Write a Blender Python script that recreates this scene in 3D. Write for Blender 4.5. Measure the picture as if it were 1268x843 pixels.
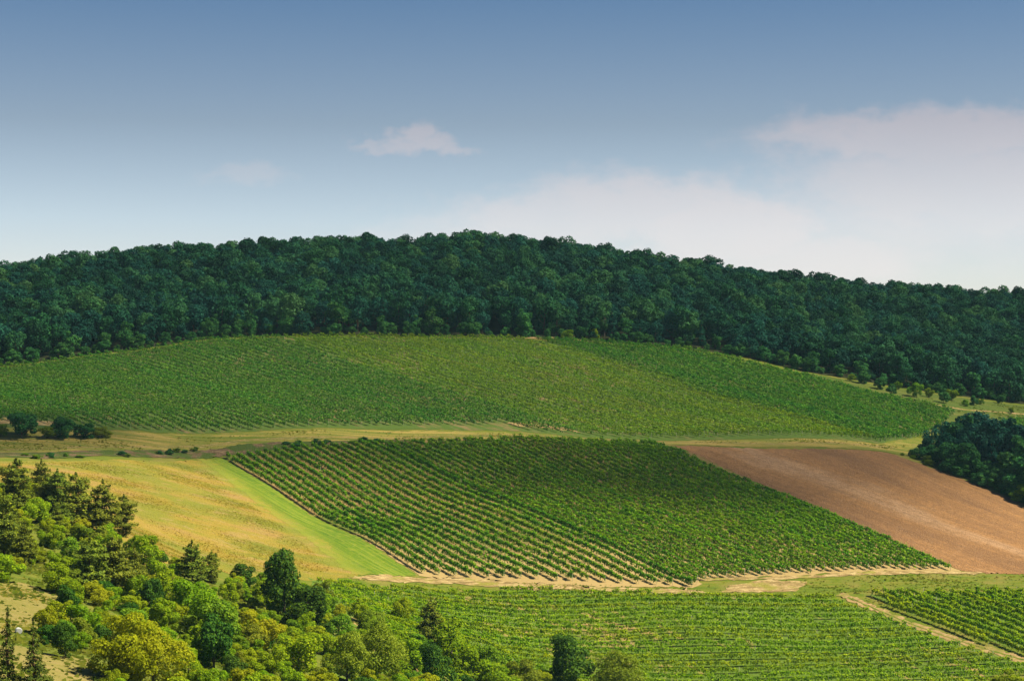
import bpy, math, random
import numpy as np
from mathutils import Vector

for o in list(bpy.data.objects):
    bpy.data.objects.remove(o)
SC = bpy.context.scene
COL = SC.collection
R = math.radians
rng = np.random.default_rng(11)
random.seed(11)

# ------------------------------------------------------------------ camera
FPX, CX, CY, YH = 2600.0, 634.0, 421.5, 520.0      # photo pixels: focal length, centre, eye level
cam_d = bpy.data.cameras.new('camera')
cam_d.sensor_width = 36.0
cam_d.sensor_fit = 'HORIZONTAL'
cam_d.lens = 36.0 * FPX / 1268.0
cam_d.shift_y = (YH - CY) / 1268.0
cam_d.clip_start = 1.0
cam_d.clip_end = 30000.0
cam = bpy.data.objects.new('camera', cam_d)
COL.objects.link(cam)
cam.location = (0, 0, 0)
cam.rotation_euler = (R(90), 0, 0)
SC.camera = cam

# ------------------------------------------------------------------ sun direction, sky
SUN_EL, SUN_AZ = R(51), R(100)                    # azimuth from +Y towards +X
SUN = Vector((math.sin(SUN_AZ) * math.cos(SUN_EL), math.cos(SUN_AZ) * math.cos(SUN_EL), math.sin(SUN_EL)))
sun_d = bpy.data.lights.new('sun', 'SUN')
sun_d.energy = 5.0
sun_d.angle = R(0.5)
sun_d.color = (1.0, 0.91, 0.66)
sun = bpy.data.objects.new('sun', sun_d)
COL.objects.link(sun)
sun.rotation_euler = SUN.to_track_quat('Z', 'Y').to_euler()

SC.view_settings.view_transform = 'Standard'
SC.view_settings.look = 'None'
SC.view_settings.exposure = 1.2
SC.view_settings.gamma = 1.0
SC.view_settings.use_curve_mapping = False
SC.render.engine = 'CYCLES'
SC.cycles.max_bounces = 6
SC.cycles.transparent_max_bounces = 12
SC.cycles.volume_bounces = 0


class NT:
    """small helper for building node trees"""
    def __init__(self, tree):
        self.t = tree
        self.n = tree.nodes
        self.n.clear()

    def node(self, typ, **kw):
        nd = self.n.new(typ)
        for k, v in kw.items():
            setattr(nd, k, v)
        return nd

    def link(self, a, b):
        self.t.links.new(a, b)

    def setin(self, sock, v):
        if isinstance(v, bpy.types.NodeSocket):
            self.link(v, sock)
        elif isinstance(v, (tuple, list)) and len(v) == 3 and sock.type == 'RGBA':
            sock.default_value = (*v, 1)
        else:
            sock.default_value = v

    def math(self, op, a, b=0.0, clamp=False):
        m = self.node('ShaderNodeMath', operation=op, use_clamp=clamp)
        self.setin(m.inputs[0], a)
        self.setin(m.inputs[1], b)
        return m.outputs[0]

    def mix(self, f, a, b, mode='MIX'):
        m = self.node('ShaderNodeMix', data_type='RGBA', blend_type=mode)
        self.setin(m.inputs[0], f)
        self.setin(m.inputs[6], a)
        self.setin(m.inputs[7], b)
        return m.outputs[2]

    def ramp(self, f, stops):
        r = self.node('ShaderNodeValToRGB')
        e = r.color_ramp.elements
        while len(e) > 1:
            e.remove(e[0])
        e[0].position = stops[0][0]
        e[0].color = (*stops[0][1], 1)
        for p, c in stops[1:]:
            x = e.new(p)
            x.color = (*c, 1)
        self.setin(r.inputs[0], f)
        return r.outputs[0]

    def smooth(self, v, lo, hi):
        m = self.node('ShaderNodeMapRange', interpolation_type='SMOOTHSTEP')
        self.setin(m.inputs[0], v)
        m.inputs[1].default_value = lo
        m.inputs[2].default_value = hi
        return m.outputs[0]

    def noise(self, vec, scale, detail=4, rough=0.55, out=0):
        n = self.node('ShaderNodeTexNoise')
        n.inputs['Scale'].default_value = scale
        n.inputs['Detail'].default_value = detail
        n.inputs['Roughness'].default_value = rough
        if vec is not None:
            self.link(vec, n.inputs['Vector'])
        return n.outputs[out]

    def mapping(self, vec, scale=(1, 1, 1), rotz=0.0, loc=(0, 0, 0)):
        m = self.node('ShaderNodeMapping')
        m.inputs['Scale'].default_value = scale
        m.inputs['Rotation'].default_value = (0, 0, rotz)
        m.inputs['Location'].default_value = loc
        self.link(vec, m.inputs['Vector'])
        return m.outputs[0]


def build_world():
    w = bpy.data.worlds.new('World')
    SC.world = w
    w.use_nodes = True
    t = NT(w.node_tree)
    out = t.node('ShaderNodeOutputWorld')
    bg = t.node('ShaderNodeBackground')
    bg.inputs[1].default_value = 0.06
    t.link(bg.outputs[0], out.inputs[0])
    sky = t.node('ShaderNodeTexSky', sky_type='NISHITA')
    sky.sun_disc = False
    sky.sun_elevation = SUN_EL
    sky.sun_rotation = SUN_AZ
    sky.air_density = 1.0
    sky.dust_density = 0.6
    sky.ozone_density = 2.0
    tc = t.node('ShaderNodeTexCoord')
    sp = t.node('ShaderNodeSeparateXYZ')
    t.link(tc.outputs['Generated'], sp.inputs[0])
    x, y, z = sp.outputs
    el = t.math('ARCSINE', z)                                  # elevation of the direction, radians
    eld = t.math('MULTIPLY', el, 180 / math.pi)
    # sky colour darkened and blued with elevation, as a graduated filter does
    f = t.math('DIVIDE', eld, 20.0, clamp=True)
    tint = t.ramp(f, SKY_TINT)
    base = t.mix(1.0, sky.outputs[0], tint, 'MULTIPLY')
    # drifting fair-weather cloud, described by bearing (degrees) and elevation
    az = t.math('MULTIPLY', t.math('ARCTAN2', x, y), 180 / math.pi)
    cv = t.node('ShaderNodeCombineXYZ')
    t.link(az, cv.inputs[0])
    t.link(t.math('MULTIPLY', eld, 1.6), cv.inputs[1])
    n1 = t.math('SUBTRACT', t.noise(cv.outputs[0], 0.42, 6, 0.6), 0.5)
    n2 = t.math('SUBTRACT', t.noise(cv.outputs[0], 0.95, 7, 0.62), 0.5)
    n3 = t.noise(cv.outputs[0], 0.22, 4, 0.5)
    w1 = t.node('ShaderNodeSeparateColor')
    t.link(t.noise(cv.outputs[0], 0.55, 3, 0.55, 1), w1.inputs[0])
    w2 = t.node('ShaderNodeSeparateColor')
    t.link(t.noise(cv.outputs[0], 2.0, 6, 0.6, 1), w2.inputs[0])

    def warp(v, i, a, b):
        v = t.math('ADD', v, t.math('MULTIPLY', t.math('SUBTRACT', w1.outputs[i], 0.5), a))
        return t.math('ADD', v, t.math('MULTIPLY', t.math('SUBTRACT', w2.outputs[i], 0.5), b))
    azw, elw = warp(az, 0, 2.6, 1.1), warp(eld, 1, 0.9, 0.65)

    def blob(px, py, rx, ry, soft, k1, k2):
        a0 = math.degrees(math.atan((px - CX) / FPX))
        e0 = math.degrees(math.atan((YH - py) / FPX))
        dx = t.math('DIVIDE', t.math('SUBTRACT', azw, a0), rx * 57.3 / FPX)
        dy = t.math('DIVIDE', t.math('SUBTRACT', elw, e0), ry * 57.3 / FPX)
        d = t.math('SQRT', t.math('ADD', t.math('MULTIPLY', dx, dx), t.math('MULTIPLY', dy, dy)))
        d = t.math('ADD', d, t.math('MULTIPLY', n1, k1))
        d = t.math('ADD', d, t.math('MULTIPLY', n2, k2))
        m = t.node('ShaderNodeMapRange', interpolation_type='SMOOTHSTEP')
        t.link(d, m.inputs[0])
        m.inputs[1].default_value = 1.12 + soft
        m.inputs[2].default_value = 0.95 - soft
        return m.outputs[0]
    dens = None
    for args in SKY_CLOUDS:
        b = t.math('MULTIPLY', blob(*args[:-1]), args[-1])
        dens = b if dens is None else t.math('MAXIMUM', dens, b)
    dens = t.math('MULTIPLY', dens, t.math('ADD', t.math('MULTIPLY', n3, 0.5), 0.72), clamp=True)
    ccol = t.ramp(f, SKY_CLOUD_COL)
    fin = t.mix(dens, base, ccol)
    t.link(fin, bg.inputs[0])


# multipliers on the physical sky, by elevation (0..1 = 0..20 degrees)
SKY_TINT = [(0.0, (1.25, 1.05, 1.0)), (0.20, (1.25, 1.05, 1.0)), (0.27, (1.1, 0.98, 0.96)), (0.40, (0.72, 0.66, 0.65)),
            (0.57, (0.40, 0.48, 0.57)), (1.0, (0.3, 0.42, 0.58))]
SKY_CLOUD_COL = [(0.0, (6.9, 6.6, 6.5)), (0.25, (6.2, 5.75, 5.7)), (0.40, (4.4, 3.9, 4.1)), (1.0, (3, 3, 3.6))]
# px, py, radius x, radius y, softness, big noise, small noise, density
SKY_CLOUDS = [
    (522, 181, 40, 10, 0.55, 0.5, 0.9, 0.5), (512, 169, 20, 15, 0.65, 0.5, 0.9, 0.5), (470, 184, 24, 5, 0.7, 0.6, 0.9, 0.35), (556, 186, 26, 7, 0.7, 0.6, 0.9, 0.45),
    (300, 218, 40, 9, 0.7, 1.2, 1.4, 0.22),
    (690, 272, 120, 36, 0.4, 0.9, 0.9, 0.55), (800, 262, 130, 44, 0.4, 0.9, 0.9, 0.62), (640, 300, 160, 40, 0.6, 0.9, 0.8, 0.5),
    (900, 290, 130, 46, 0.4, 1.0, 0.9, 0.7), (1010, 322, 140, 34, 0.5, 1.0, 0.9, 0.6),
    (1180, 178, 210, 34, 0.38, 0.7, 0.9, 0.62), (1010, 178, 80, 14, 0.45, 0.8, 0.9, 0.5), (1220, 240, 240, 60, 0.4, 0.8, 0.8, 0.6),
    (1130, 275, 170, 50, 0.6, 0.8, 0.8, 0.5),
]
build_world()

# ------------------------------------------------------------------ terrain
CTRL = [  # photo pixel x, y and the distance at which the ground lies there
    (-150, 905, 210), (0, 905, 215), (0, 843, 262), (81, 813, 292), (0, 740, 350), (0, 660, 430), (0, 600, 530), (0, 566, 606),
    (-200, 760, 320), (-200, 600, 500),
    (160, 905, 240), (160, 843, 285), (160, 740, 395), (160, 660, 490), (160, 571, 622),
    (320, 900, 290), (320, 843, 335), (320, 770, 420), (300, 715, 497), (250, 690, 510), (250, 640, 560),
    (480, 843, 405), (480, 785, 462), (450, 716, 532), (310, 640, 575),
    (620, 900, 420), (620, 843, 462), (640, 790, 498), (640, 728, 536),
    (850, 900, 440), (850, 843, 478), (850, 790, 500), (860, 735, 532), (1040, 740, 530),
    (1268, 900, 440), (1268, 843, 474), (1268, 790, 497), (1400, 843, 470), (1400, 735, 522), (1268, 736, 526),
    (540, 713, 546), (865, 726, 540), (1190, 708, 551), (1268, 711, 550), (1400, 712, 550),
    (333, 599, 631), (396, 640, 602), (464, 670, 574), (643, 627, 606), (555, 588, 639), (740, 670, 573), (906, 584, 646), (991, 621, 614), (1085, 662, 583),
    (860, 640, 596), (780, 590, 640), (1000, 675, 570),
    (275, 567, 659), (466, 548, 672), (650, 545, 676), (830, 551, 678),
    (1100, 559, 688), (1180, 588, 668), (1268, 622, 648), (1400, 668, 620),
    (-150, 553, 625), (0, 552, 642), (300, 551, 672), (480, 543, 682), (640, 540, 690), (830, 546, 692), (1090, 553, 700),
    (0, 536, 655), (140, 533, 675), (400, 530, 692), (620, 535, 697), (720, 543, 694), (1090, 550, 706),
    (-150, 500, 725), (0, 490, 745), (317, 478, 775), (634, 476, 782), (900, 495, 780), (1060, 515, 765),
    (-150, 470, 820), (0, 452, 838), (200, 429, 855), (400, 416, 872), (620, 418, 876), (760, 426, 872), (850, 433, 872), (1000, 464, 850),
    (1090, 487, 828), (1170, 503, 815), (1268, 510, 840), (1400, 510, 880),
    (-250, 385, 1035), (0, 362, 1050), (150, 346, 1062), (300, 334, 1072), (450, 329, 1082), (650, 327, 1092), (760, 343, 1094),
    (870, 357, 1102), (1000, 375, 1132), (1130, 386, 1182), (1268, 394, 1242), (1450, 408, 1300),
    (300, 372, 970), (634, 368, 980), (950, 410, 980), (1150, 440, 1010),
]
pts = [((px - CX) / FPX * d, d, (YH - py) / FPX * d) for px, py, d in CTRL]
pts += [(160, 722, -14), (178, 735, -17), (215, 745, -22), (240, 700, -30),                # gully behind the ploughed field
        (-500, 1200, 20), (0, 1260, 55), (300, 1400, 40), (700, 1450, 20), (-400, 1400, 0), (300, 1700, 0), (0, 1600, 10),
        (-500, 300, -30), (-500, 700, -15), (-450, 950, 25), (480, 400, -60), (520, 650, -40), (560, 900, 0), (620, 1150, 30),
        (0, 60, -22), (-150, 80, -20), (150, 80, -28), (0, 200, -42), (200, 250, -55), (60, 330, -55)]
PT = np.array(pts, float)
S0 = 400.0


def _tps(r2):
    return np.where(r2 > 1e-12, 0.5 * r2 * np.log(np.maximum(r2, 1e-12)), 0.0)


def _fit():
    P = PT[:, :2] / S0
    n = len(P)
    K = _tps(((P[:, None] - P[None]) ** 2).sum(-1)) + np.eye(n) * 2e-5
    A = np.zeros((n + 3, n + 3))
    A[:n, :n] = K
    A[:n, n] = 1
    A[:n, n + 1:] = P
    A[n, :n] = 1
    A[n + 1:, :n] = P.T
    b = np.zeros(n + 3)
    b[:n] = PT[:, 2]
    return P, np.linalg.solve(A, b)


TP, TW = _fit()


def sstep(v, a, b):
    t = np.clip((v - a) / (b - a), 0, 1)
    return t * t * (3 - 2 * t)


def H(x, y):
    """height of the ground at world x, y"""
    x = np.atleast_1d(np.asarray(x, float))
    y = np.atleast_1d(np.asarray(y, float))
    x, y = np.broadcast_arrays(x, y)
    sh = x.shape
    xf, yf = x.ravel(), y.ravel()
    out = np.empty(xf.shape)
    for i in range(0, len(xf), 20000):
        q = np.stack([np.clip(xf[i:i + 20000], -800, 900), np.clip(yf[i:i + 20000], 20, 1800)], -1) / S0
        d2 = ((q[:, None] - TP[None]) ** 2).sum(-1)
        out[i:i + 20000] = _tps(d2) @ TW[:-3] + TW[-3] + q @ TW[-2:]
    out = out.reshape(sh)
    # small bumps, and far beyond the hill the land settles to a plain
    out = out + 0.22 * np.sin(x * 0.11 + 1.3 * np.sin(y * 0.05)) * np.sin(y * 0.093 + x * 0.03)
    far = np.maximum(sstep(np.abs(x), 450, 850), np.maximum(sstep(y, 1350, 1800), sstep(-y, -60, 150)))
    return out * (1 - far) + (-12.0) * far


def h1(x, y):
    return float(H(x, y)[0])


DS = np.concatenate([np.arange(180, 900, 1.5), np.arange(900, 1700, 4)])


def at(px, py):
    """world point where the sight line of a photo pixel meets the ground"""
    a, b = (px - CX) / FPX, (YH - py) / FPX
    g = b * DS - H(a * DS, DS)
    i = np.argmax(g <= 0)
    if g[i] > 0:
        i = np.argmin(g)
        return np.array([a * DS[i], DS[i]])
    lo, hi = DS[max(i - 1, 0)], DS[i]
    for _ in range(18):
        m = 0.5 * (lo + hi)
        if b * m - h1(a * m, m) > 0:
            lo = m
        else:
            hi = m
    return np.array([a * hi, hi])


def poly(pp):
    return np.array([at(*p) for p in pp])


def topix(x, y, z):
    return CX + x / y * FPX, YH - z / y * FPX


# ------------------------------------------------------------------ mesh helpers
def mesh_np(name, V, F, mats, tint=None, smooth=False, mi=None):
    """V (n,3), F (m,3 or 4) index array"""
    me = bpy.data.meshes.new(name)
    V = np.asarray(V, np.float32)
    F = np.asarray(F, np.int32)
    k = F.shape[1]
    me.vertices.add(len(V))
    me.vertices.foreach_set('co', V.ravel())
    me.loops.add(F.size)
    me.loops.foreach_set('vertex_index', F.ravel())
    me.polygons.add(len(F))
    me.polygons.foreach_set('loop_start', np.arange(0, F.size, k, dtype=np.int32))
    me.polygons.foreach_set('loop_total', np.full(len(F), k, np.int32))
    if smooth:
        me.polygons.foreach_set('use_smooth', np.ones(len(F), bool))
    for m in (mats if isinstance(mats, (list, tuple)) else [mats]):
        me.materials.append(m)
    if mi is not None:
        me.polygons.foreach_set('material_index', np.asarray(mi, np.int32))
    if tint is not None:
        at_ = me.attributes.new('tint', 'FLOAT', 'FACE')
        at_.data.foreach_set('value', np.asarray(tint, np.float32))
    me.update(calc_edges=True)
    return me


def obj(name, me, parent=None):
    o = bpy.data.objects.new(name, me)
    COL.objects.link(o)
    if parent is not None:
        o.parent = parent
    return o


def quads(P):
    """P (n,4,3) -> V, F"""
    n = len(P)
    return P.reshape(-1, 3), np.arange(4 * n).reshape(n, 4)


def unit(v):
    return v / np.maximum(np.linalg.norm(v, axis=-1, keepdims=True), 1e-9)


def leafquads(C, N, size, r, aspect=0.75, upright=0.0):
    """leaf clumps: kite-shaped quads at C facing N"""
    n = len(C)
    a = unit(np.cross(N, unit(r.normal(size=(n, 3)))))
    if upright:
        u = np.array([0, 0, 1.0]) - N * N[:, 2:3]
        a = unit(a * (1 - upright) + u * upright * 1.4)
    b = unit(np.cross(N, a))
    s = np.broadcast_to(np.asarray(size, float), (n,)) * r.uniform(0.65, 1.3, n)
    a = a * (s * 0.62)[:, None]
    b = b * (s * 0.5 * aspect)[:, None]
    fold = N * (s * 0.13)[:, None]
    return np.stack([C - a, C + b * 1.1 - fold, C + a, C - b - fold], 1)


def tube(path, radii, sides=6):
    path = np.asarray(path, float)
    V, F = [], []
    n = len(path)
    for i in range(n):
        d = unit(path[min(i + 1, n - 1)] - path[max(i - 1, 0)])
        u = unit(np.cross(d, [0.31, 0.9, 0.2]))
        w = np.cross(d, u)
        for k in range(sides):
            a = 2 * math.pi * k / sides
            V.append(path[i] + radii[i] * (math.cos(a) * u + math.sin(a) * w))
    for i in range(n - 1):
        for k in range(sides):
            k2 = (k + 1) % sides
            F.append((i * sides + k, i * sides + k2, (i + 1) * sides + k2, (i + 1) * sides + k))
    return np.array(V), np.array(F)


def joinvf(parts):
    V, F, o = [], [], 0
    for v, f in parts:
        V.append(v)
        F.append(f + o)
        o += len(v)
    return np.concatenate(V), np.concatenate(F)


# ------------------------------------------------------------------ materials
def newmat(name):
    m = bpy.data.materials.new(name)
    m.use_nodes = True
    t = NT(m.node_tree)
    out = t.node('ShaderNodeOutputMaterial')
    return m, t, out


def leafmat(name, dark, mid, light, trans=0.35, vary=0.25, dry=None):
    m, t, out = newmat(name)
    a = t.node('ShaderNodeAttribute', attribute_name='tint')
    oi = t.node('ShaderNodeObjectInfo')
    c = t.ramp(a.outputs['Fac'], [(0.0, dark), (0.55, mid), (1.0, light)])
    if dry:
        c = t.mix(t.math('MULTIPLY', t.smooth(oi.outputs['Random'], 0.6, 1.0), 0.5), c, dry)
    hsv = t.node('ShaderNodeHueSaturation')
    t.link(c, hsv.inputs['Color'])
    t.link(t.math('ADD', t.math('MULTIPLY', oi.outputs['Random'], vary), 1 - vary / 2), hsv.inputs['Value'])
    rr = t.math('FRACT', t.math('MULTIPLY', oi.outputs['Random'], 17.3))
    t.link(t.math('ADD', t.math('MULTIPLY', rr, 0.035), 0.4825), hsv.inputs['Hue'])
    p = t.node('ShaderNodeBsdfPrincipled')
    t.link(hsv.outputs[0], p.inputs['Base Color'])
    p.inputs['Roughness'].default_value = 0.6
    p.inputs['Specular IOR Level'].default_value = 0.04
    tr = t.node('ShaderNodeBsdfTranslucent')
    t.link(t.mix(0.5, hsv.outputs[0], (1.0, 1.0, 0.35), 'MULTIPLY'), tr.inputs[0])
    mx = t.node('ShaderNodeMixShader')
    mx.inputs[0].default_value = trans
    t.link(p.outputs[0], mx.inputs[1])
    t.link(tr.outputs[0], mx.inputs[2])
    t.link(mx.outputs[0], out.inputs[0])
    return m


def groundmat(name, fn, bump=0.3, bscale=1.2):
    m, t, out = newmat(name)
    g = t.node('ShaderNodeNewGeometry')
    col = fn(t, g.outputs['Position'])
    p = t.node('ShaderNodeBsdfPrincipled')
    t.setin(p.inputs['Base Color'], col)
    p.inputs['Roughness'].default_value = 0.95
    p.inputs['Specular IOR Level'].default_value = 0.1
    b = t.node('ShaderNodeBump')
    b.inputs['Strength'].default_value = bump
    b.inputs['Distance'].default_value = 0.6
    t.link(t.noise(g.outputs['Position'], bscale, 5, 0.7), b.inputs['Height'])
    t.link(b.outputs[0], p.inputs['Normal'])
    t.link(p.outputs[0], out.inputs[0])
    return m


MEADOW_LINE = (at(247, 568.5), at(436, 711))
ROWDIR = unit(np.array([0.565, -0.825]))
ROWROT = math.atan2(ROWDIR[1], ROWDIR[0])


def c_verge(t, pos):
    n = t.noise(pos, 0.07, 5, 0.6)
    n2 = t.noise(t.mapping(pos, (0.18, 0.8, 0.6)), 0.6, 7, 0.75)
    n3 = t.noise(pos, 1.6, 5, 0.8)
    c = t.ramp(n2, [(0.32, (0.05, 0.095, 0.006)), (0.48, (0.105, 0.14, 0.010)), (0.6, (0.16, 0.155, 0.022)), (0.7, (0.23, 0.18, 0.055))])
    c = t.mix(t.math('MULTIPLY', t.smooth(n, 0.46, 0.62), 0.6), c, (0.22, 0.165, 0.05))
    return t.mix(t.math('MULTIPLY', n3, 0.6), c, (0.055, 0.07, 0.008))


def c_meadow(t, pos):
    st = t.mapping(pos, (0.4, 1.0, 0.7), 0.25)
    n = t.noise(st, 0.085, 6, 0.62)
    n2 = t.noise(st, 1.1, 8, 0.85)
    n3 = t.noise(pos, 0.05, 4, 0.55)
    n4 = t.noise(t.mapping(pos, (0.45, 1.0, 0.7), -0.2), 0.3, 6, 0.7)
    c = t.ramp(n, [(0.38, (0.105, 0.13, 0.007)), (0.47, (0.19, 0.165, 0.010)), (0.55, (0.255, 0.178, 0.020)), (0.66, (0.27, 0.165, 0.05))])
    c = t.mix(t.math('MULTIPLY', t.smooth(n3, 0.47, 0.62), 0.8), c, (0.13, 0.155, 0.008))
    c = t.mix(t.math('MULTIPLY', t.smooth(n4, 0.52, 0.64), 0.6), c, (0.30, 0.20, 0.085))
    c = t.mix(t.math('MULTIPLY', t.smooth(n4, 0.44, 0.34), 0.55), c, (0.085, 0.105, 0.010))
    # greener towards the mown strip
    (ax, ay), (bx, by) = MEADOW_LINE
    L = math.hypot(bx - ax, by - ay)
    sp = t.node('ShaderNodeSeparateXYZ')
    t.link(pos, sp.inputs[0])
    d = t.math('ADD', t.math('MULTIPLY', t.math('SUBTRACT', sp.outputs[0], ax), (by - ay) / L), t.math('MULTIPLY', t.math('SUBTRACT', sp.outputs[1], ay), -(bx - ax) / L))
    d = t.math('ADD', t.math('ABSOLUTE', d), t.math('MULTIPLY', t.math('SUBTRACT', n, 0.5), 30))
    c = t.mix(t.math('MULTIPLY', t.smooth(d, 5, -4), 0.6), c, (0.125, 0.175, 0.012))
    return t.mix(t.math('MULTIPLY', n2, 0.7), t.mix(0.18, c, (0.42, 0.31, 0.10)), t.mix(0.6, c, (0.07, 0.065, 0.012)))


def strip_dist(t, pos):
    (ax, ay), (bx, by) = MEADOW_LINE
    L = math.hypot(bx - ax, by - ay)
    sp = t.node('ShaderNodeSeparateXYZ')
    t.link(pos, sp.inputs[0])
    return t.math('SUBTRACT', t.math('MULTIPLY', t.math('SUBTRACT', sp.outputs[1], ay), (bx - ax) / L), t.math('MULTIPLY', t.math('SUBTRACT', sp.outputs[0], ax), (by - ay) / L))


def c_mown(t, pos):
    st = t.mapping(pos, (1, 1, 1), -ROWROT)
    lines = t.noise(t.mapping(st, (0.03, 1.2, 0.1)), 0.9, 3, 0.5)
    n = t.noise(pos, 0.5, 5, 0.65)
    c = t.ramp(lines, [(0.35, (0.062, 0.115, 0.007)), (0.5, (0.105, 0.16, 0.009)), (0.65, (0.165, 0.205, 0.02))])
    n2 = t.noise(pos, 1.5, 6, 0.8)
    c = t.mix(t.math('MULTIPLY', n2, 0.5), c, (0.03, 0.075, 0.006))
    dd = t.math('ADD', strip_dist(t, pos), t.math('MULTIPLY', t.math('SUBTRACT', n, 0.5), 16))
    c = t.mix(t.smooth(dd, 7, 0), c, t.mix(0.35, c_meadow(t, pos), (0.125, 0.175, 0.012)))
    return t.mix(t.math('MULTIPLY', t.smooth(n, 0.45, 0.7), 0.5), c, (0.187, 0.195, 0.0234))


def c_soil(grass, earth, thr=0.5, dry=None):
    def fn(t, pos):
        st = t.mapping(pos, (1, 1, 1), -ROWROT)
        n = t.noise(t.mapping(st, (0.12, 0.5, 0.3)), 0.8, 5, 0.65)
        n2 = t.noise(pos, 1.4, 4, 0.7)
        n3 = t.noise(pos, 0.03, 3, 0.5)
        c = t.mix(t.smooth(t.math('ADD', n, t.math('MULTIPLY', t.math('SUBTRACT', n3, 0.5), 0.6)), thr - 0.1, thr + 0.1), grass, earth)
        if dry:                                # bare and dry towards the foot of the field
            sp = t.node('ShaderNodeSeparateXYZ')
            t.link(pos, sp.inputs[0])
            yy = t.math('ADD', sp.outputs[1], t.math('MULTIPLY', t.math('SUBTRACT', n, 0.5), 40))
            c = t.mix(t.smooth(yy, 585, 552), c, dry)
        return t.mix(t.math('MULTIPLY', n2, 0.5), c, t.mix(0.5, c, (0.078, 0.0624, 0.0234)))
    return fn


def c_plough(t, pos):
    st = t.mapping(pos, (1, 1, 1), -ROWROT)
    fur = t.noise(t.mapping(st, (0.02, 0.55, 0.1)), 1.0, 5, 0.65)
    big = t.noise(t.mapping(st, (0.22, 1, 0.3)), 0.04, 6, 0.62)
    n = t.noise(pos, 1.3, 7, 0.85)
    gr = t.noise(pos, 0.35, 5, 0.7)
    c = t.ramp(big, [(0.36, (0.17, 0.092, 0.045)), (0.47, (0.25, 0.13, 0.056)), (0.56, (0.29, 0.15, 0.06)), (0.66, (0.35, 0.21, 0.115))])
    c = t.mix(t.math('MULTIPLY', t.smooth(fur, 0.4, 0.62), 0.32), c, (0.11, 0.062, 0.034))
    c = t.mix(t.math('MULTIPLY', t.smooth(gr, 0.42, 0.62), 0.4), c, (0.15, 0.078, 0.036))
    c = t.mix(t.smooth(n, 0.58, 0.68), c, (0.36, 0.25, 0.15))
    return t.mix(t.math('MULTIPLY', t.smooth(n, 0.5, 0.36), 0.7), c, (0.075, 0.04, 0.022))


def c_track(t, pos):
    n = t.noise(pos, 0.9, 6, 0.75)
    n2 = t.noise(pos, 0.2, 5, 0.65)
    c = t.ramp(n, [(0.3, (0.16, 0.105, 0.042)), (0.5, (0.24, 0.165, 0.07)), (0.66, (0.34, 0.25, 0.12))])
    return t.mix(t.math('MULTIPLY', t.smooth(n2, 0.48, 0.62), 0.7), c, (0.13, 0.135, 0.018))


def c_earth(t, pos):
    n = t.noise(t.mapping(pos, (0.5, 1, 1)), 0.7, 5, 0.7)
    n2 = t.noise(pos, 0.16, 4, 0.6)
    c = t.ramp(n, [(0.38, (0.15, 0.105, 0.04)), (0.5, (0.25, 0.175, 0.075)), (0.6, (0.36, 0.27, 0.13))])
    return t.mix(t.math('MULTIPLY', t.smooth(n2, 0.52, 0.64), 0.8), c, (0.172, 0.164, 0.0234))


def c_rough(gold, green, dark, sx=0.04, st=(0.36, 0.54, 0.66)):
    def fn(t, pos):
        n = t.noise(t.mapping(pos, (sx, 0.35, 0.3)), 1.0, 6, 0.65)
        n2 = t.noise(pos, 1.1, 5, 0.75)
        n3 = t.noise(pos, 0.06, 4, 0.6)
        c = t.ramp(n, [(st[0], green), (st[1], t_mid(gold, green)), (st[2], gold)])
        c = t.mix(t.math('MULTIPLY', t.smooth(n3, 0.45, 0.65), 0.6), c, green)
        return t.mix(t.math('MULTIPLY', n2, 0.8), c, dark)
    return fn


def t_mid(a, b):
    return tuple(0.5 * (p + q) for p, q in zip(a, b))


def c_bank(t, pos):
    n = t.noise(t.mapping(pos, (0.6, 1, 1.5)), 0.7, 6, 0.75)
    n2 = t.noise(pos, 0.18, 4, 0.6)
    c = t.ramp(n, [(0.3, (0.055, 0.036, 0.02)), (0.52, (0.12, 0.078, 0.042)), (0.68, (0.24, 0.165, 0.095))])
    return t.mix(t.smooth(n2, 0.42, 0.54), c, (0.05, 0.075, 0.012))


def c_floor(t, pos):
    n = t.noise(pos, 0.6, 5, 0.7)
    return t.ramp(n, [(0.3, (0.0117, 0.0156, 0.00624)), (0.7, (0.0312, 0.0351, 0.0117))])


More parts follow.
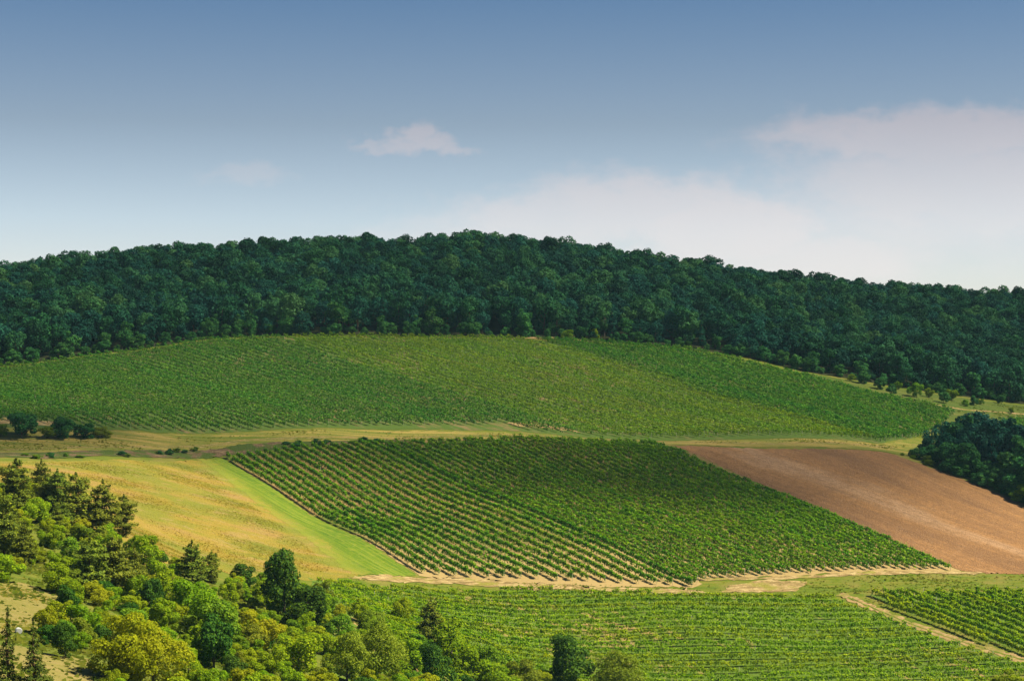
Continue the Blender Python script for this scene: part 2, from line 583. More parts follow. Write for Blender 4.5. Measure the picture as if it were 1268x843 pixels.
M = {
    'verge': groundmat('verge_grass', c_verge),
    'meadow': groundmat('dry_meadow', c_meadow, 0.9),
    'mown': groundmat('mown_grass', c_mown, 0.5),
    'soil_mid': groundmat('vineyard_soil', c_soil((0.085, 0.115, 0.014), (0.20, 0.13, 0.05), 0.47, (0.31, 0.22, 0.095))),
    'soil_low': groundmat('grassy_vineyard_soil', c_soil((0.075, 0.13, 0.011), (0.27, 0.18, 0.07), 0.63)),
    'soil_up': groundmat('shade_darkened_vineyard_soil', c_soil((0.055, 0.10, 0.014), (0.16, 0.12, 0.05), 0.62)),  # soil colour darkened to stand in for shadows between the upper vines
    'trackverge': groundmat('track_verge_grass', c_rough((0.38, 0.26, 0.075), (0.10, 0.135, 0.012), (0.07, 0.085, 0.014), 0.02, (0.38, 0.48, 0.56)), 0.4),
    'slopegrass': groundmat('slope_grass', c_rough((0.20, 0.18, 0.03), (0.075, 0.115, 0.008), (0.05, 0.07, 0.008), 0.2), 0.5),
    'roughgrass': groundmat('rough_grass', c_rough((0.14, 0.135, 0.03), (0.055, 0.095, 0.012), (0.04, 0.06, 0.008), 0.15), 0.5),
    'clearing': groundmat('clearing_grass', c_rough((0.26, 0.20, 0.075), (0.17, 0.165, 0.03), (0.14, 0.11, 0.04), 0.15), 0.5),
    'plough': groundmat('ploughed_earth', c_plough, 1.0, 1.3),
    'track': groundmat('track_dirt', c_track, 0.4),
    'earth': groundmat('pale_earth', c_earth, 0.5),
    'bank': groundmat('bank_earth', c_bank, 0.9),
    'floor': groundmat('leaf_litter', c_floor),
    'beech': leafmat('beech_leaves', (0.007, 0.045, 0.026), (0.017, 0.090, 0.038), (0.040, 0.14, 0.044), 0.22, 0.95, (0.05, 0.115, 0.026)),
    'oak': leafmat('oak_leaves', (0.005, 0.040, 0.032), (0.012, 0.072, 0.048), (0.026, 0.108, 0.056), 0.2, 0.7),
    'freshwood': leafmat('young_wood_leaves', (0.012, 0.065, 0.024), (0.034, 0.135, 0.032), (0.08, 0.21, 0.038), 0.25, 0.5),
    'limegreen': leafmat('fresh_leaves', (0.09, 0.18, 0.006), (0.21, 0.33, 0.008), (0.35, 0.45, 0.012), 0.48, 0.3),
    'yellowgreen': leafmat('yellowing_leaves', (0.13, 0.18, 0.006), (0.27, 0.335, 0.008), (0.40, 0.43, 0.012), 0.48, 0.3, (0.29, 0.28, 0.012)),
    'midgreen': leafmat('green_leaves', (0.055, 0.125, 0.009), (0.13, 0.235, 0.012), (0.23, 0.33, 0.016), 0.42, 0.35),
    'deepgreen': leafmat('deep_green_leaves', (0.014, 0.05, 0.008), (0.040, 0.105, 0.010), (0.11, 0.205, 0.014), 0.3, 0.3),
    'willow': leafmat('olive_leaves', (0.095, 0.135, 0.012), (0.19, 0.245, 0.016), (0.29, 0.33, 0.028), 0.42, 0.3),
    'pine': leafmat('pine_needles', (0.045, 0.075, 0.012), (0.125, 0.165, 0.016), (0.25, 0.28, 0.022), 0.25, 0.35),
    'spruce': leafmat('spruce_needles', (0.03, 0.05, 0.012), (0.085, 0.115, 0.016), (0.18, 0.20, 0.024), 0.25, 0.2),
    'vine_mid': leafmat('vine_leaves', (0.04, 0.125, 0.006), (0.135, 0.30, 0.007), (0.27, 0.44, 0.010), 0.36, 0.12),
    'vine_low': leafmat('lower_vine_leaves', (0.07, 0.165, 0.004), (0.235, 0.365, 0.005), (0.40, 0.49, 0.008), 0.42, 0.12),
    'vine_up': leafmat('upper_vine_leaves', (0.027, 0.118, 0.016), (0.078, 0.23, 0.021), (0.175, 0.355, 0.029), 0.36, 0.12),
    'vine_pale': leafmat('paler_vine_leaves', (0.085, 0.165, 0.013), (0.175, 0.305, 0.016), (0.285, 0.40, 0.024), 0.4, 0.12),
}


def barkmat(name, a, b):
    m, t, out = newmat(name)
    tc = t.node('ShaderNodeTexCoord')
    n = t.noise(t.mapping(tc.outputs['Object'], (4, 4, 1)), 2.0, 5, 0.7)
    p = t.node('ShaderNodeBsdfPrincipled')
    t.link(t.ramp(n, [(0.3, a), (0.7, b)]), p.inputs['Base Color'])
    p.inputs['Roughness'].default_value = 0.9
    t.link(p.outputs[0], out.inputs[0])
    return m


M['bark'] = barkmat('bark', (0.03, 0.022, 0.015), (0.10, 0.075, 0.05))
M['redbark'] = barkmat('pine_bark', (0.06, 0.03, 0.015), (0.17, 0.085, 0.04))
M['post'] = barkmat('weathered_post', (0.15, 0.14, 0.10), (0.30, 0.28, 0.22))
M['wrap'] = barkmat('white_wrap', (0.42, 0.44, 0.46), (0.62, 0.63, 0.64))
M['hay'] = barkmat('hay', (0.2, 0.2, 0.2), (0.36, 0.36, 0.36))


def structure(o, label=None):
    o['kind'] = 'structure'
    if label:
        o['label'] = label
    return o


# ------------------------------------------------------------------ ground sheet
def graded(a, segs):
    """coordinates starting at a: list of (end, step)"""
    v = [a]
    for e, s in segs:
        n = max(1, int(round((e - v[-1]) / s)))
        v += list(np.linspace(v[-1], e, n + 1)[1:])
    return np.array(v)


def build_ground():
    gx = graded(-9000, [(-2000, 700), (-900, 60), (-330, 12), (-260, 4), (260, 2.0), (330, 4), (900, 12), (2000, 60), (9000, 700)])
    gy = graded(-3000, [(-300, 300), (150, 18), (400, 5), (520, 2.0), (720, 1.5), (900, 2.5), (1300, 7), (1900, 20), (4000, 200), (16000, 1500)])
    X, Y = np.meshgrid(gx, gy)
    Z = H(X, Y)
    n, m = X.shape
    V = np.stack([X, Y, Z], -1).reshape(-1, 3)
    I = np.arange(n * m).reshape(n, m)
    F = np.stack([I[:-1, :-1], I[:-1, 1:], I[1:, 1:], I[1:, :-1]], -1).reshape(-1, 4)
    structure(obj('ground', mesh_np('ground', V, F, M['verge'], smooth=True)))


def resample(P, n):
    P = np.asarray(P, float)
    d = np.concatenate([[0], np.cumsum(np.linalg.norm(np.diff(P, axis=0), axis=1))])
    s = np.linspace(0, d[-1], n)
    return np.stack([np.interp(s, d, P[:, 0]), np.interp(s, d, P[:, 1])], -1)


def sheet(name, top, bottom, mat, lift, step=2.0, world=False, wob=0.5):
    T = top if world else poly(top)
    B = bottom if world else poly(bottom)
    L = max(np.linalg.norm(np.diff(T, axis=0), axis=1).sum(), np.linalg.norm(np.diff(B, axis=0), axis=1).sum())
    n = int(L / step) + 2
    T, B = resample(T, n), resample(B, n)
    k = int(np.linalg.norm(T - B, axis=1).max() / step) + 2
    s = np.linspace(0, 1, k)[:, None, None]
    G = T[None] * (1 - s) + B[None] * s
    # ragged borders
    for e in (0, -1):
        G[e] += rng.normal(0, wob, (n, 2))
        G[:, e] += rng.normal(0, wob * 0.6, (k, 2))
    Z = H(G[..., 0], G[..., 1]) + lift
    V = np.concatenate([G, Z[..., None]], -1).reshape(-1, 3)
    I = np.arange(k * n).reshape(k, n)
    F = np.stack([I[:-1, :-1], I[1:, :-1], I[1:, 1:], I[:-1, 1:]], -1).reshape(-1, 4)
    o = structure(obj(name, mesh_np(name, V, F, mat, smooth=True)))
    return o, G.reshape(-1, 2)


def ribbon(name, line, width, mat, lift, world=False, wob=0.25):
    C = line if world else poly(line)
    L = np.linalg.norm(np.diff(C, axis=0), axis=1).sum()
    C = resample(C, int(L / 1.2) + 2)
    for _ in range(4):
        C[1:-1] = (C[:-2] + 2 * C[1:-1] + C[2:]) / 4
    d = unit(np.gradient(C, axis=0))
    nrm = np.stack([-d[:, 1], d[:, 0]], -1)
    w = width / 2
    offs = np.linspace(-w, w, 5)
    G = C[:, None] + nrm[:, None] * offs[None, :, None]
    G[:, 0] += rng.normal(0, wob, (len(C), 2))
    G[:, -1] += rng.normal(0, wob, (len(C), 2))
    Z = H(G[..., 0], G[..., 1]) + lift
    V = np.concatenate([G, Z[..., None]], -1).reshape(-1, 3)
    I = np.arange(len(C) * 5).reshape(len(C), 5)
    F = np.stack([I[:-1, :-1], I[:-1, 1:], I[1:, 1:], I[1:, :-1]], -1).reshape(-1, 4)
    return structure(obj(name, mesh_np(name, V, F, mat, smooth=True)))


FOREST_BASE = [(-330, 520), (-110, 478), (0, 453), (100, 441), (200, 429), (260, 419), (400, 416), (620, 418), (760, 424), (850, 431),
               (940, 446), (1000, 461), (1090, 476), (1170, 488), (1268, 500), (1380, 500)]
UP_TOP = [(-110, 480), (0, 455), (120, 440.5), (200, 431), (262, 421), (400, 417.5), (640, 420.5), (760, 426), (850, 433),
          (1000, 466), (1090, 490), (1172, 511)]
UP_BOT = [(-110, 532), (0, 531), (140, 532), (400, 529.5), (640, 534), (720, 541), (830, 546), (1090, 549), (1135, 540), (1172, 513)]

build_ground()
FB = poly(FOREST_BASE)
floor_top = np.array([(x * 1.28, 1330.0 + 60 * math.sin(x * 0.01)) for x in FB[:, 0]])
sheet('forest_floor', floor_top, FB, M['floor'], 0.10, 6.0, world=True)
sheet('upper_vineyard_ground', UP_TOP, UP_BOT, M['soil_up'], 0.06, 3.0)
MEADOW_T, MEADOW_B = [(-60, 573), (60, 571), (150, 569), (252, 568.5)], [(-60, 640), (70, 650), (170, 700), (300, 714), (446, 714)]
sheet('slope_ground', [(-90, 600), (60, 612), (175, 690), (300, 722), (396, 728), (440, 762), (500, 790), (620, 830), (680, 850)],
      [(-90, 905), (100, 908), (350, 905), (660, 900)], M['slopegrass'], 0.05)
sheet('track_verge', [(-60, 533), (140, 534), (400, 531), (620, 535), (700, 543), (830, 546.5), (1090, 550), (1130, 546)],
      [(-60, 559), (60, 561), (180, 558), (300, 551), (420, 546.5), (500, 544.2), (660, 545), (832, 551.5), (1096, 559.5), (1126, 566)], M['trackverge'], 0.09, 1.5)
sheet('rough_grass', [(1000, 462), (1090, 478), (1170, 490), (1268, 502), (1340, 502)], [(1010, 468), (1090, 491), (1172, 513), (1250, 524), (1340, 524)], M['roughgrass'], 0.09)
sheet('rough_grass', [(1176, 508), (1268, 503), (1340, 503)], [(1124, 560), (1150, 574), (1182, 588), (1268, 621), (1345, 650)], M['roughgrass'], 0.07)
sheet('meadow', MEADOW_T, MEADOW_B, M['meadow'], 0.06)
STRIP_T, STRIP_B = [(247, 568.5), (277, 568)], [(436, 711), (518, 713)]
sheet('mown_strip', STRIP_T, STRIP_B, M['mown'], 0.10, 1.5, wob=0.8)
ML_T, ML_B = [(277, 567), (340, 557), (466, 547.5)], [(522, 713), (640, 722), (750, 728), (868, 730)]
sheet('middle_vineyard_ground', ML_T + [(560, 544), (760, 545), (832, 551.5)],
      [(522, 713), (640, 721), (750, 727), (862, 727), (870, 717), (960, 714), (1192, 708)], M['soil_mid'], 0.07)
sheet('earth_strip', [(470, 711.5), (560, 714), (640, 721), (750, 727.5), (862, 730)], [(430, 716), (560, 722), (640, 728), (760, 733), (876, 734.5)], M['earth'], 0.12, 1.5, wob=0.9)
sheet('earth_patch', [(862, 716), (960, 714), (1190, 707.5), (1215, 708)], [(866, 719), (960, 717.5), (1190, 710.5), (1216, 710.5)], M['earth'], 0.11, 1.5, wob=0.4)
sheet('earth_patch', [(905, 725), (960, 717.5), (1000, 720)], [(895, 733), (950, 733), (985, 731)], M['earth'], 0.10, 1.5, wob=0.45)
sheet('ploughed_field', [(834, 552), (960, 556), (1096, 560), (1150, 578), (1268, 622.5), (1340, 651)],
      [(1198, 708.5), (1240, 710), (1345, 712)], M['plough'], 0.08)
sheet('lower_vineyard_ground', [(385, 717), (640, 730), (860, 737), (1030, 741)],
      [(420, 855), (800, 858), (1100, 858), (1278, 826)], M['soil_low'], 0.06)
sheet('small_vineyard_ground', [(1078, 736), (1200, 735), (1335, 734)], [(1086, 742), (1200, 785), (1340, 832)], M['soil_low'], 0.06)
ribbon('dirt_track', [(1038, 736), (1050, 739.5), (1088, 756), (1131, 774), (1182, 792), (1228, 806), (1264, 816), (1340, 838)], 2.9, M['track'], 0.12, wob=0.45)
ribbon('track_grass_strip', [(1050, 739.5), (1088, 756), (1131, 774), (1182, 792), (1228, 806), (1264, 816), (1340, 838)], 0.5, M['verge'], 0.145, wob=0.18)
sheet('earth_bank', [(-60, 558), (60, 560), (180, 557), (300, 550), (420, 546), (505, 544.5)],
      [(-60, 566), (60, 568), (180, 566), (275, 565), (340, 556.5), (505, 546.5)], M['bank'], 0.13, 1.5)
TRK = [(-60, 553), (60, 556), (180, 553), (300, 545.5), (420, 541.5), (560, 540.5), (700, 541), (830, 547.5), (960, 550), (1110, 555)]
tc_ = poly(TRK)
td_ = unit(np.gradient(tc_, axis=0))
tn_ = np.stack([-td_[:, 1], td_[:, 0]], -1)
for s_ in (-0.75, 0.75):
    ribbon('farm_track', tc_ + tn_ * s_, 0.55, M['track'], 0.12, world=True, wob=0.12)
ribbon('hill_path', [(1150, 500), (1190, 507), (1230, 510), (1268, 513), (1330, 516)], 1.6, M['track'], 0.14)
sheet('bare_patch', [(-40, 518), (0, 517), (60, 522), (90, 525)], [(-40, 525), (0, 525), (60, 528), (90, 527)], M['earth'], 0.16, 2.0)
sheet('bare_patch', [(638, 418), (690, 417.5), (740, 423)], [(640, 419.5), (700, 420.5), (745, 425)], M['track'], 0.2, 2.0)
sheet('bare_patch', [(625, 524), (660, 523), (710, 532)], [(640, 528), (680, 531), (718, 536)], M['track'], 0.16, 2.0)
sheet('slope_clearing', [(-30, 728), (30, 722), (70, 738), (100, 752)], [(-30, 790), (20, 782), (60, 778), (90, 772)], M['clearing'], 0.12, 1.5)
sheet('slope_clearing', [(-30, 800), (20, 800), (70, 812), (110, 816)], [(-30, 880), (20, 880), (70, 880), (120, 870)], M['clearing'], 0.12, 1.5)


# ------------------------------------------------------------------ things: helpers and labels
RECORDS = []      # (root, what, where, x-pixel, y-pixel)
ORD = ['first', 'second', 'third', 'fourth', 'fifth', 'sixth', 'seventh', 'eighth', 'ninth', 'tenth', 'eleventh', 'twelfth', 'thirteenth',
       'fourteenth', 'fifteenth', 'sixteenth', 'seventeenth', 'eighteenth', 'nineteenth']
TENS = {2: 'twenty', 3: 'thirty', 4: 'forty', 5: 'fifty', 6: 'sixty', 7: 'seventy', 8: 'eighty', 9: 'ninety'}


def ordinal(i):
    if i < 19:
        return ORD[i]
    a, b = divmod(i + 1, 10)
    if b == 0:
        return TENS[a][:-1] + 'ieth'
    return TENS[a] + '-' + ORD[b - 1]


def thing(name, cat, group=None, loc=(0, 0, 0), label=None):
    o = bpy.data.objects.new(name, None)
    COL.objects.link(o)
    o.empty_display_size = 0.5
    o.location = loc
    o['category'] = cat
    if label:
        o['label'] = label
    if group:
        o['group'] = group
    return o


def copy_thing(root):
    r = root.copy()
    COL.objects.link(r)
    for ch in root.children:
        c = ch.copy()
        COL.objects.link(c)
        c.parent = r
    return r


# ------------------------------------------------------------------ plants
def broad_crown(r, Hh, Rr, base, lobes, per, size, mat, flat=0.0, name='crown'):
    """uneven crown of leafy clumps; Hh top height, Rr radius, base height of the lowest leaves"""
    cz = (Hh + base) / 2
    rz = (Hh - base) / 2
    Cs, rad = [], []
    for i in range(lobes):
        d = unit(r.normal(size=3))
        if i < 3:
            d = unit(d + np.array([0, 0, 1.4]))
        k = r.uniform(0.45, 0.98)
        c = d * np.array([Rr, Rr, rz]) * k
        c[:2] *= (1 - 0.25 * max(c[2] / rz, 0))
        Cs.append(c + np.array([0, 0, cz]))
        rad.append(min(Rr, rz) * r.uniform(0.17, 0.44))
    Cs.append(np.array([0, 0, cz]))
    rad.append(min(Rr, rz) * 0.62)
    Cs, rad = np.array(Cs), np.array(rad)
    P, N = [], []
    for i in range(len(Cs)):
        n = int(1.75 * per * (rad[i] / (min(Rr, rz) * 0.36)) ** 1.6)
        d = unit(r.normal(size=(n, 3)) + unit(Cs[i] - [0, 0, cz - 0.3 * rz]) * 0.45)
        p = Cs[i] + d * rad[i] * r.uniform(0.72, 1.14, (n, 1)) * np.array([1, 1, 0.85])
        inside = (np.linalg.norm((p[:, None] - Cs[None]) / (rad[None, :, None] * 0.62), axis=-1) < 1).any(1)
        p, d = p[~inside], d[~inside]
        P.append(p)
        N.append(unit(d * 0.75 + r.normal(size=d.shape) * 0.42 + np.array([0, 0, 0.25 + flat])))
    P, N = np.concatenate(P), np.concatenate(N)
    keep = P[:, 2] > base * 0.6
    P, N = P[keep], N[keep]
    V, F = quads(leafquads(P, N, size, r))
    return mesh_np(name, V, F, mat, tint=np.clip(r.normal(0.5, 0.24, len(P)), 0, 1))


def trunk_mesh(r, Hh, Rr, base, mat, rad=None):
    rad = rad or 0.035 * Hh * 0.6
    parts = []
    top = base + (Hh - base) * 0.72
    zs = np.linspace(-0.4, top, 6)
    path = np.stack([r.normal(0, 0.03 * Hh * 0.2, 6) * zs / Hh, r.normal(0, 0.03 * Hh * 0.2, 6) * zs / Hh, zs], -1)
    parts.append(tube(path, np.linspace(rad * 1.25, rad * 0.25, 6), 7))
    for i in range(5):
        z0 = base * 0.8 + (top - base * 0.8) * r.uniform(0.1, 0.8)
        a = i * 2.4 + r.uniform(-0.4, 0.4)
        L = Rr * r.uniform(0.5, 0.8)
        p0 = np.array([0, 0, z0])
        p2 = p0 + np.array([math.cos(a) * L, math.sin(a) * L, L * 0.6])
        parts.append(tube([p0, (p0 + p2) / 2 + [0, 0, -0.06 * L], p2], [rad * 0.5, rad * 0.32, rad * 0.12], 5))
    V, F = joinvf(parts)
    return mesh_np('trunk', V, F, mat, smooth=True)


def pine_crown(r, Hh, Rr, base, mat, layers=9, per=260, size=0.42, cone=0.5, droop=0.0, gap=1.0):
    """layered conifer crown: flat pads of needles on whorls of branches"""
    P, N = [], []
    for i in range(layers):
        f = i / (layers - 1)
        z0 = base + (Hh - base) * (f ** 0.92)
        rl = Rr * ((1 - f) ** cone if cone >= 0.9 else min(1.0, 0.55 + 1.3 * f) * (1 - f) ** cone) + 0.05 * Rr
        rl *= r.uniform(0.8, 1.15)
        nb = max(3, int(6 * rl / Rr + 2.5))
        a0 = r.uniform(0, 6.28)
        for b in range(nb):
            a = a0 + b * 2 * math.pi / nb + r.uniform(-0.3, 0.3)
            L = rl * r.uniform(0.6, 1.15)
            z = z0 + r.normal(0, 0.32) * (Hh - base) / layers * gap
            n = max(6, int(per / (layers * 5.0) * (L / Rr + 0.25) * 1.5))
            s = r.uniform(0.12, 1.05, n) ** 0.8
            wd = 0.42 * L * (1.1 - 0.55 * s)
            lat = r.normal(0, 0.6, n) * wd
            px = np.cos(a) * s * L - np.sin(a) * lat
            py = np.sin(a) * s * L + np.cos(a) * lat
            pz = z + 0.10 * L * s - droop * L * s ** 1.5 + r.normal(0, 0.16 * gap * Hh / layers + 0.05, n)
            P.append(np.stack([px, py, pz], -1))
            nn = np.stack([np.cos(a) * np.ones(n) * 0.45, np.sin(a) * np.ones(n) * 0.45, np.ones(n) * 0.9], -1)
            N.append(unit(nn + r.normal(size=(n, 3)) * 0.45))
    P, N = np.concatenate(P), np.concatenate(N)
    V, F = quads(leafquads(P, N, size, r, 0.55))
    return mesh_np('crown', V, F, mat, tint=np.clip(r.normal(0.5, 0.24, len(P)), 0, 1))


def pine_trunk(r, Hh, base, Rr, mat, cone, droop=0.0, layers=9):
    rad = 0.02 * Hh
    parts = [tube([(0, 0, -0.4), (0.02 * Hh, 0, Hh * 0.35), (-0.01 * Hh, 0.01 * Hh, Hh * 0.7), (0, 0, Hh * 1.02)], [rad * 1.3, rad, rad * 0.55, rad * 0.12], 6)]
    for i in range(layers * 2):
        f = r.uniform(0, 0.9)
        z = base * 0.8 + (Hh - base * 0.8) * f
        a = r.uniform(0, 6.28)
        L = Rr * (1 - f) ** max(cone, 0.5) * 0.8
        parts.append(tube([(0, 0, z), (math.cos(a) * L, math.sin(a) * L, z + 0.08 * L - droop * L)], [rad * 0.35, rad * 0.1], 4))
    V, F = joinvf(parts)
    return mesh_np('trunk', V, F, mat, smooth=True)


def make_plant(name, cat, group, crown, trunk):
    root = thing(name, cat, group)
    obj('crown', crown, root)
    if trunk is not None:
        obj('trunk', trunk, root)
    return root


class Kind:
    """a kind of plant: a few prototypes (unit scale in metres) copied about; the prototypes themselves are used first"""
    def __init__(self, name, cat, group, protos, height):
        self.name, self.cat, self.group, self.protos, self.height = name, cat, group, protos, height
        self.used = [False] * len(protos)

    def place(self, x, y, hgt, what, where, wide=1.0, sink=0.0, variant=None):
        i = variant if variant is not None else (self.used.index(False) if not all(self.used) else random.randrange(len(self.protos)))
        if self.used[i]:
            r = copy_thing(self.protos[i])
        else:
            r = self.protos[i]
            self.used[i] = True
        z = h1(x, y)
        r.location = (x, y, z - sink)
        s = hgt / self.height
        r.scale = (s * wide, s * wide, s)
        r.rotation_euler = (random.uniform(-0.04, 0.04), random.uniform(-0.04, 0.04), random.uniform(0, 6.283))
        p = topix(x, y, z + hgt * 0.5)
        RECORDS.append((r, what, where, p[0], p[1]))
        return r


def broad_kind(name, cat, group, n, Hh, Rr, base, lobes, per, size, mat, seed, trunk=True):
    ps = []
    for i in range(n):
        r = np.random.default_rng(seed + i)
        R2 = Rr * r.uniform(0.85, 1.15)
        ps.append(make_plant(name, cat, group, broad_crown(r, Hh * r.uniform(0.93, 1.05), R2, base, lobes, per, size, mat),
                             trunk_mesh(r, Hh, R2, base, M['bark']) if trunk else None))
    return Kind(name, cat, group, ps, Hh)


def pine_kind(name, cat, group, n, Hh, Rr, base, mat, seed, cone=0.5, layers=9, per=700, size=0.42, droop=0.0, gap=1.0):
    ps = []
    for i in range(n):
        r = np.random.default_rng(seed + i)
        ps.append(make_plant(name, cat, group, pine_crown(r, Hh, Rr, base, mat, layers, per, size, cone, droop, gap),
                             pine_trunk(r, Hh, base, Rr, M['redbark'], cone, droop, layers)))
    return Kind(name, cat, group, ps, Hh)


WOOD = 'trees of the hillside wood'
K_beech = broad_kind('beech_tree', 'tree', WOOD, 6, 15, 5.4, 2.5, 18, 62, 0.8, M['beech'], 100)
K_oak = broad_kind('oak_tree', 'tree', WOOD, 5, 14, 5.4, 2.0, 18, 62, 0.8, M['oak'], 200)
K_woodpine = pine_kind('pine_tree', 'tree', WOOD, 3, 15, 3.2, 2.5, M['oak'], 300, 0.8, 11, 1700, 0.8)
K_fresh = broad_kind('young_tree', 'tree', WOOD, 3, 11, 3.4, 0.8, 16, 60, 0.65, M['freshwood'], 350)
K_dk = broad_kind('dark_bush', 'bush', WOOD, 4, 7, 3.0, 0.3, 20, 110, 0.45, M['freshwood'], 370)
SL = 'bushes and trees on the shrubby slope'
K_lime = broad_kind('leafy_bush', 'bush', SL, 5, 5, 2.5, 0.3, 20, 150, 0.25, M['limegreen'], 400)
K_yel = broad_kind('yellowing_bush', 'bush', SL, 4, 5, 2.7, 0.3, 20, 150, 0.25, M['yellowgreen'], 430)
K_mid = broad_kind('green_bush', 'bush', SL, 5, 5, 2.4, 0.3, 20, 150, 0.25, M['midgreen'], 460)
K_deep = broad_kind('dark_tree', 'tree', SL, 4, 7, 2.7, 0.7, 22, 150, 0.30, M['deepgreen'], 490)
K_will = broad_kind('olive_bush', 'bush', SL, 4, 5, 2.6, 0.3, 20, 150, 0.24, M['willow'], 520)
K_bigy = broad_kind('leafy_tree', 'tree', SL, 2, 10, 4.4, 0.5, 34, 230, 0.30, M['yellowgreen'], 610)
K_bigw = broad_kind('leafy_tree', 'tree', SL, 2, 9, 3.8, 0.5, 30, 210, 0.28, M['willow'], 620)
K_pine = pine_kind('pine_tree', 'tree', SL, 4, 10, 4.3, 0.6, M['pine'], 550, 0.38, 10, 4200, 0.46)
K_spruce = pine_kind('spruce_tree', 'tree', SL, 2, 11, 2.6, 0.3, M['spruce'], 580, 1.0, 15, 3200, 0.30, 0.22, 0.8)


def inpoly(P, x, y):
    x, y = np.asarray(x), np.asarray(y)
    c = np.zeros(x.shape, bool)
    j = len(P) - 1
    for i in range(len(P)):
        yi, yj = P[i][1], P[j][1]
        xi, xj = P[i][0], P[j][0]
        k = ((yi > y) != (yj > y)) & (x < (xj - xi) * (y - yi) / ((yj - yi) if yj != yi else 1e-9) + xi)
        c ^= k
        j = i
    return c


# ---- the wood
def third(px, parts):
    for lim, s in parts:
        if px < lim:
            return s
    return parts[-1][1]


def build_wood():
    bx, by = FB[:, 0], FB[:, 1]
    spots = []
    st = 7.4
    for gy in np.arange(780, 1340, st):
        for gx in np.arange(-330, 420, st):
            x = gx + random.uniform(-0.42, 0.42) * st
            y = gy + random.uniform(-0.42, 0.42) * st
            if not (bx[0] < x < bx[-1] + (y - 850) * 0.3):
                continue
            b = np.interp(x, bx, by)
            if y < b + 2.0:
                continue
            spots.append((x, y, y - b))
    A = np.array(spots)
    Zg = H(A[:, 0], A[:, 1])
    px = CX + A[:, 0] / A[:, 1] * FPX
    ytop = YH - (Zg + 13) / A[:, 1] * FPX
    # what of each crown the photo shows: its own height against the crowns in front
    order = np.argsort(A[:, 1])
    hor = np.full(1800, 2000.0)
    vis = np.zeros(len(A))
    for i in order:
        w = 4.2 / A[i, 1] * FPX
        a, b = int(px[i] - w + 200), int(px[i] + w + 201)
        a, b = max(a, 0), min(b, 1799)
        if b <= a:
            continue
        seg = hor[a:b]
        vis[i] = np.clip(np.minimum(seg, ytop[i] + 34) - ytop[i], 0, None).sum()
        hor[a:b] = np.minimum(seg, ytop[i] + 2)
    inframe = (px > -10) & (px < 1278)
    score = np.where(inframe, vis + 0.01, -1)
    pick = set(np.argsort(-score)[:225].tolist())
    rest = []
    for i in range(len(A)):
        x, y, back = A[i]
        r = random.random()
        front = back < 9
        if i in pick:
            hgt = random.uniform(10.5, 16.5)
            if front:
                hgt *= random.uniform(0.62, 0.95)
            pos = third(px[i], [(210, 'at far left'), (420, 'left of the wood\'s middle'), (640, 'under the highest crest'),
                                (850, 'right of the highest crest'), (1060, 'above the vineyard edge'), (2000, 'on the hazy right flank')])
            rank = 'on the wood\'s lower edge' if front else 'inside the wood' if ytop[i] > np.interp(px[i], [0, 300, 650, 870, 1268], [352, 322, 318, 348, 385]) else 'on the skyline'
            where = rank + ' ' + pos
            if r < 0.05 and 'skyline' not in rank:
                K_woodpine.place(x, y, hgt, 'dark conifer', where)
            elif front and r < (0.7 if 230 < px[i] < 650 else 0.42):
                K_fresh.place(x, y, hgt * (1.1 if 230 < px[i] < 650 else 0.85), 'fresh green tree', where, 1.1, 0.8)
            elif r < 0.66:
                K_beech.place(x, y, hgt, 'round green beech', where, random.uniform(0.9, 1.1), 1.8 if front else 0)
            else:
                K_oak.place(x, y, hgt * 0.97, 'dark broad oak', where, random.uniform(0.9, 1.1), 1.8 if front else 0)
        else:
            k = 0 if r < 0.5 else 1
            rest.append((x, y, Zg[i], random.uniform(0.7, 1.15), random.uniform(0, 6.28), random.randrange(11)))
    return np.array(rest)


REST = build_wood()
EDGE = resample(FB, 600)
q_ = 0.0
i_ = 0
while i_ < 600:
    x_, y_ = EDGE[i_] + np.array([random.uniform(-0.8, 0.8), random.uniform(1.0, 4.5)])
    p_ = topix(x_, y_, h1(x_, y_))[0]
    if -30 < p_ < 1300:
        K_dk.place(x_, y_, random.uniform(2.6, 6.5), 'low dark bush', 'hemming the wood above the upper vineyard', random.uniform(0.95, 1.4), 0.4)
    i_ += random.randint(4, 7)


